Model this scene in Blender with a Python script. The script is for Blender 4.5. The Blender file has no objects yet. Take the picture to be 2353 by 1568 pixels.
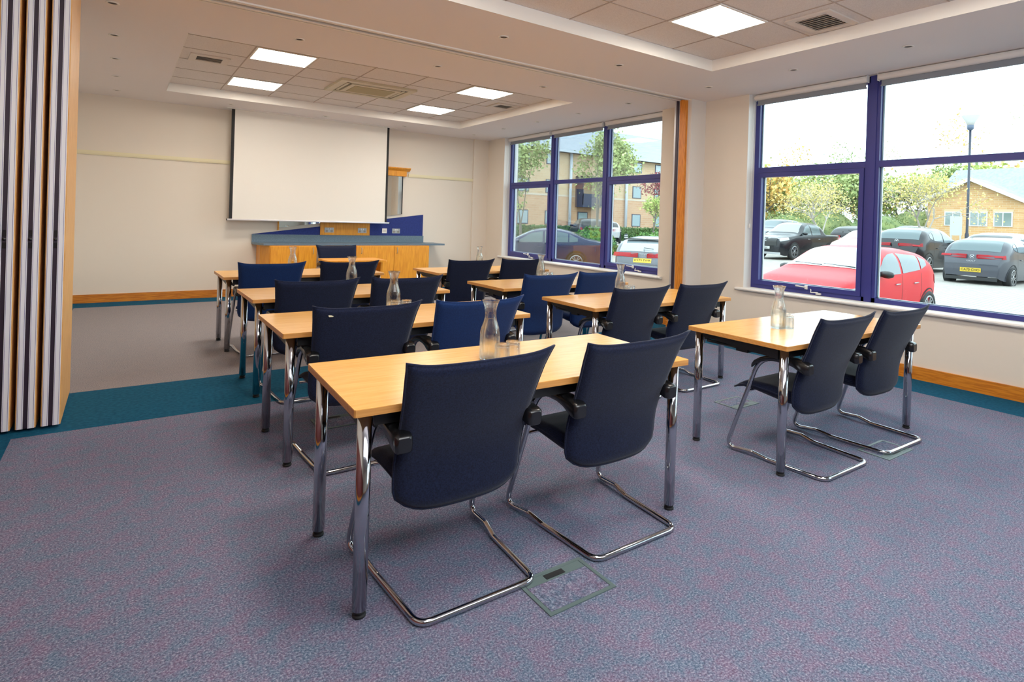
import bpy, math, random
from mathutils import Vector, Matrix
random.seed(7)
D=bpy.data; SC=bpy.context.scene; COL=SC.collection
PI=math.pi
sin,cos=math.sin,math.cos

# ------------------------------------------------------------------ helpers
class MB:
    def __init__(s): s.v=[];s.f=[];s.m=[];s.s=[]
    def face(s,idx,mi=0,sm=False): s.f.append(idx);s.m.append(mi);s.s.append(sm)
    def poly(s,pts,mi=0):
        b=len(s.v); s.v+= [tuple(p) for p in pts]; s.face(tuple(range(b,b+len(pts))),mi); return s
    def box(s,x0,x1,y0,y1,z0,z1,mi=0,bev=0):
        if bev>0:
            s.prism([(x0+bev,y0),(x1-bev,y0),(x1,y0+bev),(x1,y1-bev),(x1-bev,y1),(x0+bev,y1),(x0,y1-bev),(x0,y0+bev)],z0,z1,mi); return s
        b=len(s.v)
        s.v+=[(x0,y0,z0),(x1,y0,z0),(x1,y1,z0),(x0,y1,z0),(x0,y0,z1),(x1,y0,z1),(x1,y1,z1),(x0,y1,z1)]
        for q in ((0,3,2,1),(4,5,6,7),(0,1,5,4),(1,2,6,5),(2,3,7,6),(3,0,4,7)): s.face(tuple(b+i for i in q),mi)
        return s
    def prism(s,pts,z0,z1,mi=0,axis='z'):
        def P(a,b_,c):
            return {'z':(a,b_,c),'y':(a,c,b_),'x':(c,a,b_)}[axis]
        n=len(pts);b=len(s.v)
        s.v+=[P(p[0],p[1],z0) for p in pts]+[P(p[0],p[1],z1) for p in pts]
        s.face(tuple(range(b,b+n))[::-1],mi); s.face(tuple(range(b+n,b+2*n)),mi)
        for i in range(n):
            j=(i+1)%n; s.face((b+i,b+j,b+n+j,b+n+i),mi)
        return s
    def tube(s,path,r,seg=10,mi=0,caps=True,closed=False):
        P=[Vector(p) for p in path];n=len(P)
        rs=r if isinstance(r,(list,tuple)) else [r]*n
        T=[]
        for i in range(n):
            a=P[i-1] if (i>0 or closed) else P[i]; c=P[(i+1)%n] if (i<n-1 or closed) else P[i]
            t=(c-a); T.append(t.normalized() if t.length>1e-9 else Vector((0,0,1)))
        up=Vector((0,0,1)) if abs(T[0].z)<.9 else Vector((1,0,0))
        N=(up-T[0]*up.dot(T[0])).normalized(); b=len(s.v)
        for i in range(n):
            N=(N-T[i]*N.dot(T[i]));
            N=N.normalized() if N.length>1e-6 else Vector((1,0,0)); B=T[i].cross(N)
            for k in range(seg):
                a=2*PI*k/seg; s.v.append(tuple(P[i]+(N*cos(a)+B*sin(a))*rs[i]))
        m=n if closed else n-1
        for i in range(m):
            j=(i+1)%n
            for k in range(seg):
                l=(k+1)%seg; s.face((b+i*seg+k,b+i*seg+l,b+j*seg+l,b+j*seg+k),mi,True)
        if caps and not closed:
            s.face(tuple(b+k for k in range(seg))[::-1],mi); s.face(tuple(b+(n-1)*seg+k for k in range(seg)),mi)
        return s
    def lathe(s,prof,seg=24,c=(0,0,0),mi=0,sx=1,axis='z',caps=True):
        b=len(s.v);n=len(prof)
        for (r,z) in prof:
            for k in range(seg):
                a=2*PI*k/seg; p=(r*cos(a),r*sin(a),z)
                if axis=='y': p=(p[0],p[2],p[1])
                if axis=='x': p=(p[2],p[0],p[1])
                s.v.append((c[0]+p[0],c[1]+p[1],c[2]+p[2]))
        for i in range(n-1):
            for k in range(seg):
                l=(k+1)%seg; s.face((b+i*seg+k,b+i*seg+l,b+(i+1)*seg+l,b+(i+1)*seg+k),mi,True)
        if not caps: return s
        if prof[0][0]>1e-4: s.face(tuple(b+k for k in range(seg))[::-1],mi)
        if prof[-1][0]>1e-4: s.face(tuple(b+(n-1)*seg+k for k in range(seg)),mi)
        return s
    def grid(s,fn,nu,nv,mi=0,closeu=False,sm=True):
        b=len(s.v)
        for i in range(nu+1):
            for j in range(nv+1): s.v.append(tuple(fn(i/nu,j/nv)))
        for i in range(nu):
            for j in range(nv):
                q=b+i*(nv+1)+j; s.face((q,q+nv+1,q+nv+2,q+1),mi,sm)
        return s
    def leaf(s,c,sz,mi=0):
        n=Vector((random.gauss(0,1),random.gauss(0,1),random.gauss(0,1))).normalized()
        u=n.orthogonal().normalized(); v=n.cross(u); a=random.uniform(0,PI); u,v=u*cos(a)+v*sin(a),v*cos(a)-u*sin(a)
        c=Vector(c); u*=sz*.5; v*=sz*.32
        s.poly([c-u,c-v,c+u,c+v],mi)
    def xf(s,M,i0=0):
        for i in range(i0,len(s.v)): s.v[i]=tuple(M@Vector(s.v[i]))
        return s
    def build(s,name,mats,parent=None,loc=None,fixn=True,auto=None):
        me=D.meshes.new(name); me.from_pydata(s.v,[],s.f)
        if not isinstance(mats,(list,tuple)): mats=[mats]
        for m in mats: me.materials.append(m)
        me.polygons.foreach_set('material_index',s.m); me.polygons.foreach_set('use_smooth',s.s); me.update()
        if fixn:
            import bmesh
            bm=bmesh.new(); bm.from_mesh(me); bmesh.ops.recalc_face_normals(bm,faces=bm.faces); bm.to_mesh(me); bm.free()
        o=D.objects.new(name,me); COL.objects.link(o)
        if parent: o.parent=parent
        if loc: o.location=loc
        return o
def empty(name,loc=(0,0,0),rz=0):
    o=D.objects.new(name,None); o.empty_display_size=.1; COL.objects.link(o); o.location=loc; o.rotation_euler=(0,0,rz); return o
def tag(o,label=None,cat=None,group=None,kind=None):
    if label:o['label']=label
    if cat:o['category']=cat
    if group:o['group']=group
    if kind:o['kind']=kind
    return o
def struct(o): o['kind']='structure'; return o
KIDS={}
def copy_tree(root,loc,rz=None):
    c=root.copy(); COL.objects.link(c); c.location=loc
    if rz is not None: c.rotation_euler=(0,0,rz)
    for ch in root.children:
        d=ch.copy(); COL.objects.link(d); d.parent=c
        for g in ch.children:
            e=g.copy(); COL.objects.link(e); e.parent=d
    return c
def fillet(pts,rad,n=8):
    out=[Vector(pts[0])]
    for i in range(1,len(pts)-1):
        a,b,c=Vector(pts[i-1]),Vector(pts[i]),Vector(pts[i+1]); r=rad[i]
        d1=(a-b);d2=(c-b); l=min(d1.length,d2.length)*.49
        ang=d1.angle(d2); t=min(r/math.tan(ang/2),l)
        p,q=b+d1.normalized()*t,b+d2.normalized()*t
        for k in range(n+1):
            s=k/n; out.append(p*(1-s)**2+b*2*s*(1-s)+q*s*s)
    out.append(Vector(pts[-1])); return out
def lerp_tab(tab,x):
    if x<=tab[0][0]: return tab[0][1]
    for (a,b),(c,d) in zip(tab,tab[1:]):
        if x<=c: 
            t=(x-a)/(c-a) if c>a else 0; return b+(d-b)*t
    return tab[-1][1]
def smooth_tab(tab,x,w):
    return sum(lerp_tab(tab,x+w*k/4) for k in range(-4,5))/9

# ------------------------------------------------------------------ materials
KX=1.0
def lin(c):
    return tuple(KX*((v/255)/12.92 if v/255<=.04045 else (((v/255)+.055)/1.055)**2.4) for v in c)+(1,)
def mat(name,rgb,rough=.6,metal=0,spec=.5,bump=None,noise=None,coat=0,sheen=0,emit=None):
    m=D.materials.new(name); m.use_nodes=True; nt=m.node_tree; b=nt.nodes['Principled BSDF']
    b.inputs['Base Color'].default_value=lin(rgb); b.inputs['Roughness'].default_value=rough; b.inputs['Metallic'].default_value=metal
    b.inputs['Specular IOR Level'].default_value=spec; b.inputs['Coat Weight'].default_value=coat; b.inputs['Sheen Weight'].default_value=sheen
    tc=nt.nodes.new('ShaderNodeTexCoord')
    if noise:
        sc,rgb2,lo,hi=noise[:4]; st=noise[4] if len(noise)>4 else (1,1,1)
        mp=nt.nodes.new('ShaderNodeMapping'); mp.inputs['Scale'].default_value=st; nt.links.new(tc.outputs['Object'],mp.inputs[0])
        nz=nt.nodes.new('ShaderNodeTexNoise'); nz.inputs['Scale'].default_value=sc; nz.inputs['Detail'].default_value=5; nt.links.new(mp.outputs[0],nz.inputs['Vector'])
        cr=nt.nodes.new('ShaderNodeValToRGB'); cr.color_ramp.elements[0].position=lo; cr.color_ramp.elements[1].position=hi
        cr.color_ramp.elements[0].color=lin(rgb); cr.color_ramp.elements[1].color=lin(rgb2)
        nt.links.new(nz.outputs[0],cr.inputs[0]); nt.links.new(cr.outputs[0],b.inputs['Base Color'])
    if bump:
        n2=nt.nodes.new('ShaderNodeTexNoise'); n2.inputs['Scale'].default_value=bump[0]; n2.inputs['Detail'].default_value=3; nt.links.new(tc.outputs['Object'],n2.inputs['Vector'])
        bp=nt.nodes.new('ShaderNodeBump'); bp.inputs['Strength'].default_value=bump[1]; bp.inputs['Distance'].default_value=bump[2]
        nt.links.new(n2.outputs[0],bp.inputs['Height']); nt.links.new(bp.outputs[0],b.inputs['Normal'])
    if emit: b.inputs['Emission Color'].default_value=lin(emit[0]); b.inputs['Emission Strength'].default_value=emit[1]
    return m
def carpet_mat(name,cols,big):
    m=D.materials.new(name); m.use_nodes=True; nt=m.node_tree; b=nt.nodes['Principled BSDF']; b.inputs['Roughness'].default_value=.97; b.inputs['Specular IOR Level'].default_value=.1
    tc=nt.nodes.new('ShaderNodeTexCoord')
    nz=nt.nodes.new('ShaderNodeTexNoise'); nz.inputs['Scale'].default_value=140; nz.inputs['Detail'].default_value=2.5; nz.inputs['Roughness'].default_value=.75
    nt.links.new(tc.outputs['Object'],nz.inputs['Vector'])
    cr=nt.nodes.new('ShaderNodeValToRGB'); el=cr.color_ramp.elements
    el[0].position=.34; el[0].color=lin(cols[0]); el[1].position=.66; el[1].color=lin(cols[-1])
    for i,c in enumerate(cols[1:-1]):
        e=el.new(.34+.32*(i+1)/(len(cols)-1)); e.color=lin(c)
    nt.links.new(nz.outputs[0],cr.inputs[0])
    n2=nt.nodes.new('ShaderNodeTexNoise'); n2.inputs['Scale'].default_value=13; n2.inputs['Detail'].default_value=6; n2.inputs['Roughness'].default_value=.7; nt.links.new(tc.outputs['Object'],n2.inputs['Vector'])
    r2=nt.nodes.new('ShaderNodeValToRGB'); r2.color_ramp.elements[0].position=.4; r2.color_ramp.elements[1].position=.62
    r2.color_ramp.elements[0].color=lin(big[0]); r2.color_ramp.elements[1].color=lin(big[1]); nt.links.new(n2.outputs[0],r2.inputs[0])
    mx=nt.nodes.new('ShaderNodeMix'); mx.data_type='RGBA'; mx.blend_type='MIX'; mx.inputs[0].default_value=.4
    nt.links.new(cr.outputs[0],mx.inputs[6]); nt.links.new(r2.outputs[0],mx.inputs[7]); nt.links.new(mx.outputs[2],b.inputs['Base Color'])
    bp=nt.nodes.new('ShaderNodeBump'); bp.inputs['Strength'].default_value=.5; bp.inputs['Distance'].default_value=.004
    nt.links.new(nz.outputs[0],bp.inputs['Height']); nt.links.new(bp.outputs[0],b.inputs['Normal'])
    return m
def brick_mat(name,c1,c2,mortar,scale,vec='XZ'):
    m=D.materials.new(name); m.use_nodes=True; nt=m.node_tree; b=nt.nodes['Principled BSDF']; b.inputs['Roughness'].default_value=.9
    tc=nt.nodes.new('ShaderNodeTexCoord'); sp=nt.nodes.new('ShaderNodeSeparateXYZ'); cb=nt.nodes.new('ShaderNodeCombineXYZ')
    nt.links.new(tc.outputs['Object'],sp.inputs[0])
    nt.links.new(sp.outputs[vec[0]],cb.inputs[0]); nt.links.new(sp.outputs[vec[1]],cb.inputs[1])
    bk=nt.nodes.new('ShaderNodeTexBrick'); bk.inputs['Scale'].default_value=scale; bk.inputs['Color1'].default_value=lin(c1); bk.inputs['Color2'].default_value=lin(c2); bk.inputs['Mortar'].default_value=lin(mortar)
    bk.inputs['Mortar Size'].default_value=.02; bk.inputs['Brick Width'].default_value=.9; bk.inputs['Row Height'].default_value=.3
    nt.links.new(cb.outputs[0],bk.inputs['Vector']); nt.links.new(bk.outputs[0],b.inputs['Base Color']); return m
def pane_mat(name,tint=(235,245,245),refl=.5):
    m=D.materials.new(name); m.use_nodes=True; nt=m.node_tree; nt.nodes.clear()
    o=nt.nodes.new('ShaderNodeOutputMaterial'); mx=nt.nodes.new('ShaderNodeMixShader'); t=nt.nodes.new('ShaderNodeBsdfTransparent'); g=nt.nodes.new('ShaderNodeBsdfGlossy')
    t.inputs[0].default_value=lin(tint); g.inputs['Roughness'].default_value=.01
    fr=nt.nodes.new('ShaderNodeFresnel'); fr.inputs[0].default_value=1.35; ml=nt.nodes.new('ShaderNodeMath'); ml.operation='MULTIPLY'; ml.inputs[1].default_value=refl
    nt.links.new(fr.outputs[0],ml.inputs[0]); nt.links.new(ml.outputs[0],mx.inputs[0]); nt.links.new(t.outputs[0],mx.inputs[1]); nt.links.new(g.outputs[0],mx.inputs[2]); nt.links.new(mx.outputs[0],o.inputs[0]); return m
def leaf_mat(name,c1,c2,tr=.3):
    m=mat(name,c1,.8,noise=(1.6,c2,.35,.65)); b=m.node_tree.nodes['Principled BSDF']
    return m
M={}
M['wall']=mat('wall_paint',(230,220,206),.85,bump=(90,.08,.002))
M['wall_light']=mat('wall_paint_light',(226,222,216),.8)
M['white']=mat('white_paint',(238,234,228),.6)
M['ceil']=mat('ceiling_paint',(236,230,230),.9)
M['tile']=mat('ceiling_tile',(228,222,218),.95,bump=(160,.25,.003),noise=(140,(212,204,200),.4,.7))
M['tbar']=mat('ceiling_bar',(176,160,148),.6)
M['carpet']=carpet_mat('heather_carpet',[(34,38,58),(84,86,110),(118,122,146),(176,176,188)],[(76,110,130),(126,98,122)])
M['carpet_back']=carpet_mat('grey_brown_carpet',[(74,72,78),(122,118,124),(146,140,144),(172,166,168)],[(130,124,128),(140,130,130)])
M['teal']=mat('teal_carpet',(10,66,96),.97,spec=.1,bump=(300,.4,.003),noise=(40,(18,84,112),.35,.65))
M['oak']=mat('oak_skirting',(214,132,32),.42,noise=(7,(184,100,14),.4,.62,(1,1,12)))
M['oak_y']=mat('oak_trim',(226,140,40),.42,noise=(9,(200,112,16),.4,.62,(9,9,1)))
M['beech']=mat('beech_laminate',(236,178,96),.22,spec=.5,noise=(5,(224,160,76),.35,.68,(1.2,16,16)))
M['beech_edge']=mat('beech_edge',(210,146,74),.4,noise=(5,(192,126,58),.35,.68,(1.2,10,30)))
M['cabinet']=mat('cabinet_wood',(236,160,40),.38,noise=(6,(216,134,22),.35,.68,(10,10,1)))
M['partwood']=mat('partition_wood',(226,172,102),.45,noise=(9,(210,150,78),.4,.62,(9,9,1)))
M['chrome']=mat('chrome',(182,184,190),.09,1)
M['black']=mat('black_metal',(18,18,20),.45)
M['blackp']=mat('black_plastic',(16,16,17),.26,spec=.6)
M['rubber']=mat('black_rubber',(14,14,14),.7)
M['navy']=mat('navy_fabric',(20,28,54),.9,spec=.12,sheen=.12,bump=(500,.35,.0015),noise=(180,(10,15,34),.35,.65))
M['blue']=mat('blue_fabric',(14,42,90),.9,spec=.12,sheen=.12,bump=(500,.35,.0015),noise=(180,(8,32,76),.35,.65))
M['frame']=mat('navy_window_frame',(46,50,124),.4,spec=.45)
M['lit_bead']=mat('lit_reveal_bead',(215,222,235),.4)  # pale colour stands in for the lit edge of the frame reveal
M['screen']=mat('screen_fabric',(236,232,224),.9,spec=.1)
M['screenblk']=mat('screen_border',(26,26,28),.8)
M['alu']=mat('aluminium',(196,196,200),.36,.35)
M['alu2']=mat('light_aluminium',(238,238,244),.4,.0)
M['chan']=mat('dark_channel',(50,38,52),.4,.3)
M['blueline']=mat('blue_seal',(70,62,140),.5)
M['dark']=mat('gap_black',(16,10,8),.9)
M['worktop']=mat('blue_grey_worktop',(82,104,122),.4,noise=(160,(104,126,142),.4,.65))
M['bluebd']=mat('royal_blue_board',(22,44,124),.8,noise=(120,(14,34,104),.4,.6))
M['cream']=mat('cream_trim',(232,222,184),.5)
M['blind']=mat('grey_blind',(138,146,156),.7)
M['steel']=mat('brushed_steel',(170,172,172),.35,.8)
M['floorbox']=mat('floor_box_plastic',(84,102,102),.5)
M['acream']=mat('aircon_cream',(206,196,170),.5)
M['afilter']=mat('aircon_filter',(170,158,120),.8,bump=(200,.5,.003))
M['vent']=mat('vent_white',(216,206,196),.5)
M['ventd']=mat('vent_shadow',(140,132,126),.9)
M['spotd']=mat('spotlight_recess_shade',(70,58,50),.6)  # dark tone stands in for the shade inside the fitting
M['panel']=mat('light_panel',(255,255,255),.5,emit=((255,243,226),32))
M['mirror']=mat('mirror_glass',(225,232,232),.02,1)
M['pane']=pane_mat('window_glass')
gl=D.materials.new('clear_glass'); gl.use_nodes=True; nt=gl.node_tree; nt.nodes.clear()
_o=nt.nodes.new('ShaderNodeOutputMaterial');_m=nt.nodes.new('ShaderNodeMixShader');_t=nt.nodes.new('ShaderNodeBsdfTransparent');_g=nt.nodes.new('ShaderNodeBsdfGlass')
_g.inputs['IOR'].default_value=1.45;_g.inputs['Roughness'].default_value=0;_t.inputs[0].default_value=(.98,.99,.98,1);_m.inputs[0].default_value=.5
nt.links.new(_t.outputs[0],_m.inputs[1]);nt.links.new(_g.outputs[0],_m.inputs[2]);nt.links.new(_m.outputs[0],_o.inputs[0]); M['glass']=gl
M['water']=pane_mat('water',(252,254,252),.35)

# ------------------------------------------------------------------ camera
cam=D.cameras.new('camera'); co=D.objects.new('camera',cam); COL.objects.link(co); SC.camera=co
F,CX,CY=1341.74,1238.02,509.17
yaw,pit,rol=.6196,-.0035,.0313
fw=Vector((sin(yaw)*cos(pit),cos(yaw)*cos(pit),sin(pit))); r0=Vector((cos(yaw),-sin(yaw),0)); u0=r0.cross(fw)
rr=r0*cos(rol)+u0*sin(rol); uu=-r0*sin(rol)+u0*cos(rol)
co.matrix_world=Matrix(((rr.x,uu.x,-fw.x,0),(rr.y,uu.y,-fw.y,0),(rr.z,uu.z,-fw.z,1.3822),(0,0,0,1)))
cam.sensor_fit='HORIZONTAL'; cam.sensor_width=36; cam.lens=36*F/2353
cam.shift_x=(1176.5-CX)/2353; cam.shift_y=(CY-784)/2353; cam.clip_start=.05; cam.clip_end=400

# ------------------------------------------------------------------ room shell
XL,XR,YF,YB,ZC=-1.0,6.08,-4.6,10.416,2.96
b=MB()
def fl(x0,x1,y0,y1,mi): b.poly([(x0,y0,0),(x1,y0,0),(x1,y1,0),(x0,y1,0)],mi)
fx0,fx1=-.5,5.58; a0,a1,c0,c1=-4.1,4.545,5.455,9.93
fl(XL,XR,YF,a0,1); fl(XL,fx0,a0,a1,1); fl(fx0,fx1,a0,a1,0); fl(fx1,XR,a0,a1,1)
fl(XL,XR,a1,c0,1); fl(XL,fx0,c0,c1,1); fl(fx0,fx1,c0,c1,2); fl(fx1,XR,c0,c1,1); fl(XL,XR,c1,YB,1)
b.box(XL-.2,XR+.5,YF-.2,YB+.3,-.2,-.01,1)
struct(b.build('floor',[M['carpet'],M['teal'],M['carpet_back']],fixn=False))
struct(MB().box(XL-.2,XR+.4,YB,YB+.25,0,3.3).build('wall_back',M['wall']))
struct(MB().box(XL-.2,XL,YF,YB,0,3.3).build('wall_left',M['wall']))
struct(MB().box(XL-.2,XR+.4,YF-.2,YF,0,3.3).build('wall_front',M['wall']))
# window wall: openings  w2 Y .15..4.265   w1 Y 5.64..9.755 , z .645..2.96
b=MB(); W0,W1=XR,XR+.32
ZS=.632
b.box(W0,W1,YF,-4.2,0,3.3); b.box(W0,W1,-4.2,-.45,0,ZS); b.box(W0,W1,-.45,.15,0,3.3); b.box(W0,W1,-4.2,-.45,ZC+.02,3.3); b.box(W0,W1,.15,4.265,0,ZS); b.box(W0,W1,4.265,5.64,0,3.3); b.box(W0,W1,5.64,9.755,0,ZS); b.box(W0,W1,9.755,YB,0,3.3)
b.box(W0,W1,.15,4.265,ZC+.02,3.3); b.box(W0,W1,5.64,9.755,ZC+.02,3.3)
# white reveals
for (ya,yb) in ((-4.2,-.45),(.15,4.265),(5.64,9.755)):
    b.box(W0+.001,W1-.001,yb-.004,yb+.002,ZS,ZC,1); b.box(W0+.001,W1-.001,ya-.002,ya+.004,ZS,ZC,1)
struct(b.build('wall_right',[M['wall'],M['white']]))
struct(MB().box(5.80,6.079,4.896,5.17,0,ZC).build('wall_right_pier',[M['wall_light']]))
struct(MB().box(5.748,6.079,10.375,YB-.001,0,ZC).build('wall_back_pilaster',[M['wall']]))
# ceiling with two recesses
R1=(.44,4.876,6.13,9.355); R2=(.44,4.9,.66,3.888); ZR=3.075
def soffit(x0,x1,y0,y1,R):
    b.box(x0,R[0],y0,y1,ZC,3.3); b.box(R[1],x1,y0,y1,ZC,3.3); b.box(R[0],R[1],y0,R[2],ZC,3.3); b.box(R[0],R[1],R[3],y1,ZC,3.3)
b=MB(); soffit(XL,XR+.1,YF,4.93,R2); b.box(XL,XR+.1,4.93,5.13,ZC+.05,3.3); soffit(XL,XR+.1,5.13,YB,R1)
struct(b.build('ceiling',M['ceil']))
for R in (R1,R2):
    struct(MB().box(R[0],R[1],R[2],R[3],ZR,ZR+.05).build('ceiling_tiles',M['tile']))
    b=MB(); t=.006
    for (x0,x1,y0,y1) in ((R[0],R[0]+t,R[2],R[3]),(R[1]-t,R[1],R[2],R[3]),(R[0],R[1],R[2],R[2]+t),(R[0],R[1],R[3]-t,R[3])): b.box(x0,x1,y0,y1,ZC-.002,ZR-.004)
    struct(b.build('ceiling_recess_edge',M['white']))
# T-bars
gx1=[1.085,1.71,2.347,2.99,3.632,4.262]; gy1=[6.61,7.175,7.72,8.285,8.87]
gx2=[.47,1.11,1.745,2.385,3.02,3.66,4.295]; gy2=[1.23,1.77,2.305,2.842,3.38]
n=0
for R,gx,gy in ((R1,gx1,gy1),(R2,gx2,gy2)):
    b=MB()
    for x in gx: b.box(x-.006,x+.006,R[2]+.006,R[3]-.006,ZR-.004,ZR-.0005)
    for y in gy: b.box(R[0]+.006,R[1]-.006,y-.005,y+.005,ZR-.0035,ZR-.0005)
    n+=1; struct(b.build('trim_%d'%n,M['tbar']))
# skirting
def skirting(name,pts):
    b=MB()
    for (x0,x1,y0,y1) in pts: b.box(x0,x1,y0,y1,0,.118)
    struct(b.build(name,M['oak']))
skirting('baseboard_back',[(XL,1.9,YB-.02,YB),(4.6,5.747,YB-.02,YB),(5.747,XR,10.355,10.375)])
skirting('baseboard_right',[(XR-.02,XR,YF,4.896),(5.79,XR,4.876,4.896),(5.78,5.80,4.88,5.19),(XR-.02,XR,5.17,10.37)])
skirting('baseboard_left',[(XL,XL+.02,YF,YB)])
skirting('baseboard_front',[(XL+.02,XR-.02,YF,YF+.02)])
struct(MB().box(XL+.001,XL+.012,YF+.03,4.6,.118,1.5).build('wall_left_reflection_panel',[mat('dark_red_reflection_panel',(112,34,26),.5,noise=(7,(92,26,20),.4,.6,(9,9,1)))]))  # unseen red panel added so the chrome legs have something to reflect
# dado / picture rail
b=MB()
for x0,x1 in ((XL,2.02),(4.37,5.747)): b.box(x0,x1,YB-.03,YB,2.118,2.160); b.box(x0,x1,YB-.02,YB,2.103,2.118)
struct(b.build('trim_3',M['cream']))
# jamb on the pier: oak board, dark channel, thin aluminium
b=MB(); b.box(5.765,5.80,4.955,5.055,0,ZC,0); b.box(5.775,5.80,5.055,5.075,0,ZC,2); b.box(5.765,5.80,5.075,5.115,0,ZC,1); b.box(5.775,5.80,5.115,5.15,0,ZC,2)
struct(b.build('trim_4',[M['oak_y'],M['chan'],M['alu']]))
# ceiling track
b=MB(); zt=ZC-.012
b.box(XL,5.80,4.925,4.965,zt,ZC+.05,0); b.box(XL,5.80,4.965,5.005,ZC,ZC+.01,0); b.box(XL,5.80,5.045,5.075,zt+.004,ZC+.05,0); b.box(XL,5.80,5.085,5.095,zt+.008,ZC+.05,0); b.box(XL,5.80,5.11,5.135,zt+.008,ZC+.05,0)
b.box(XL,5.80,5.0,5.045,ZC+.045,ZC+.05,1)
struct(b.build('trim_5',[M['white'],M['dark']]))

# ------------------------------------------------------------------ windows
def window(name,y0,y1,mull,sash,ends):
    root=struct(empty(name,(6.25,(y0+y1)/2,ZS))); root['kind']='structure'
    O=Vector(root.location)
    def put(b,nm,m):
        for i,v in enumerate(b.v): b.v[i]=(v[0]-O.x,v[1]-O.y,v[2]-O.z)
        return b.build(nm,m,root)
    xa,xb=6.225,6.30; b=MB(); zt,zb=ZC-.0,ZS+.012
    b.box(xa,xb,y0+.004,y0+.062,zb,zt); b.box(xa,xb,y1-.062,y1-.004,zb,zt)
    b.box(xa,xb,y0+.062,y1-.062,zb,zb+.045); b.box(xa,xb,y0+.062,y1-.062,zt-.07,zt)
    for m in mull:
        b.box(xa-.012,xb,m-.035,m+.035,zb,zt); b.box(xa,xb+.01,m-.068,m+.068,zb,zt)
    ed=[y0+.062]+[q for m in sorted(mull) for q in (m-.068,m+.068)]+[y1-.062]
    bays=[(ed[i],ed[i+1]) for i in range(0,len(ed),2)]
    lit_beads=MB()
    for i,(p,q) in enumerate(bays):
        b.box(xa-.002,xb,p,q,2.022,2.085)
        gx=6.262
        def glass(a,c,d,e):
            put(MB().box(gx,gx+.006,a,c,d,e),'pane',M['pane'])
            lit_beads.box(gx+.012,gx+.03,c-.016,c-.001,d,e); lit_beads.box(gx+.012,gx+.03,a,c,d,d+.008)
        glass(p,q,2.085,zt-.07)
        if i in sash:
            s=MB(); w=.05
            s.box(xa-.014,xb-.01,p+.004,p+w,zb+.047,2.018); s.box(xa-.014,xb-.01,q-w,q-.004,zb+.047,2.018)
            s.box(xa-.014,xb-.01,p+w,q-w,1.968,2.018); s.box(xa-.014,xb-.01,p+w,q-w,zb+.047,zb+.097)
            so=put(s,'opening_sash',M['frame']); glass(p+w,q-w,zb+.097,1.968)
            hy=(p+q)/2+.02
            h=MB(); h.tube([(xa-.016,hy-.06,zb+.075),(xa-.045,hy-.05,zb+.08),(xa-.05,hy+.05,zb+.085)],.007,8); h.box(xa-.03,xa-.014,hy-.075,hy-.045,zb+.055,zb+.098)
            put(h,'handle',M['white'])
            h=MB(); h.tube([(xa-.03,hy-.22,zb+.02),(xa-.05,hy-.20,zb+.035),(xa-.05,hy-.13,zb+.03),(xa-.03,hy-.12,zb+.055),(xa-.02,hy-.11,zb+.06)],.006,8); h.box(xa-.04,xa-.015,hy-.23,hy-.18,zb+.012,zb+.03)
            put(h,'stay',M['white'])
        else: glass(p,q,zb+.045,2.022)
    put(b,'window_frame',M['frame']); put(lit_beads,'lit_reveal_bead',M['lit_bead'])
    # sill board with rounded nose and horns
    s=MB(); e0,e1=y0-(.085 if ends[0] else 0),y1+.085; zs0,zs1=ZS-.022,ZS+.012
    prof=[(6.225,zs0),(6.045,zs0),(6.033,zs0+.006),(6.028,(zs0+zs1)/2),(6.033,zs1-.006),(6.045,zs1),(6.225,zs1)]
    s.prism([(x,z) for x,z in prof],y0+.001,y1-.001,0,'y'); 
    prof2=[(6.0795,zs0),(6.045,zs0),(6.033,zs0+.006),(6.028,(zs0+zs1)/2),(6.033,zs1-.006),(6.045,zs1),(6.0795,zs1)]
    s.prism(prof2,y1-.001,e1,0,'y'); 
    if ends[0]: s.prism(prof2,e0,y0+.001,0,'y')
    put(s,'window_sill',M['white'])
    return bays
w2b=window('window_2',.15,4.265,[2.895,1.523],[2,0],(0,1))
w3b=window('window_3_unseen',-4.2,-.45,[-1.7,-2.95],[0,2],(1,1))  # unseen window added behind the camera for light from the right
w1b=window('window_1',5.64,9.755,[8.345,6.945],[0,2],(1,1))
def blind(y0,y1,label,chain=None):
    r=empty('roller_blind',(6.17,(y0+y1)/2,2.93)); tag(r,label,'blind',None)
    hl=(y1-y0)/2
    b=MB(); b.lathe([(.001,-hl),(.03,-hl),(.034,-hl+.006),(.034,hl-.006),(.03,hl),(.001,hl)],16,(0,0,-.008),0,1,'y'); 
    b.build('roller_tube',M['white'],r)
    MB().box(.014,.018,-hl+.02,hl-.02,-.085,-.01).build('blind_fabric',M['blind'],r)
    MB().box(.008,.024,-hl+.015,hl-.015,-.1,-.085).build('bottom_bar',M['blind'],r)
    for s in (-1,1):
        b=MB(); b.box(-.025,.03,s*hl-.004*(s<0)+(.001 if s>0 else -.001),s*hl+.004*(s>0)+(.001 if s>0 else -.001),-.045,.028)
        b.build('end_bracket',M['white'],r)
    if chain:
        c=MB(); c.tube([(-.03,hl+.006,-.01),(-.03,hl+.008,-.8),(-.032,hl+.01,-1.52)],.0025,6); c.tube([(-.008,hl+.006,-.01),(-.015,hl+.008,-.8),(-.03,hl+.01,-1.52)],.0025,6)
        c.build('pull_chain',M['white'],r)
        c=MB(); c.box(-.042,-.022,hl-.002,hl+.012,-1.57,-1.52); c.build('chain_weight',M['white'],r)
pos=['nearest the photographer','left half by the wall pier']
blind(.17,1.47,'long white roller blind at the near end of the right-hand window')
blind(1.55,2.83,'white rolled-up roller blind right of the thick mullion, red car window')
blind(2.94,4.235,'white rolled-up roller blind left of the thick mullion, beside the wall pier',1)
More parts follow.
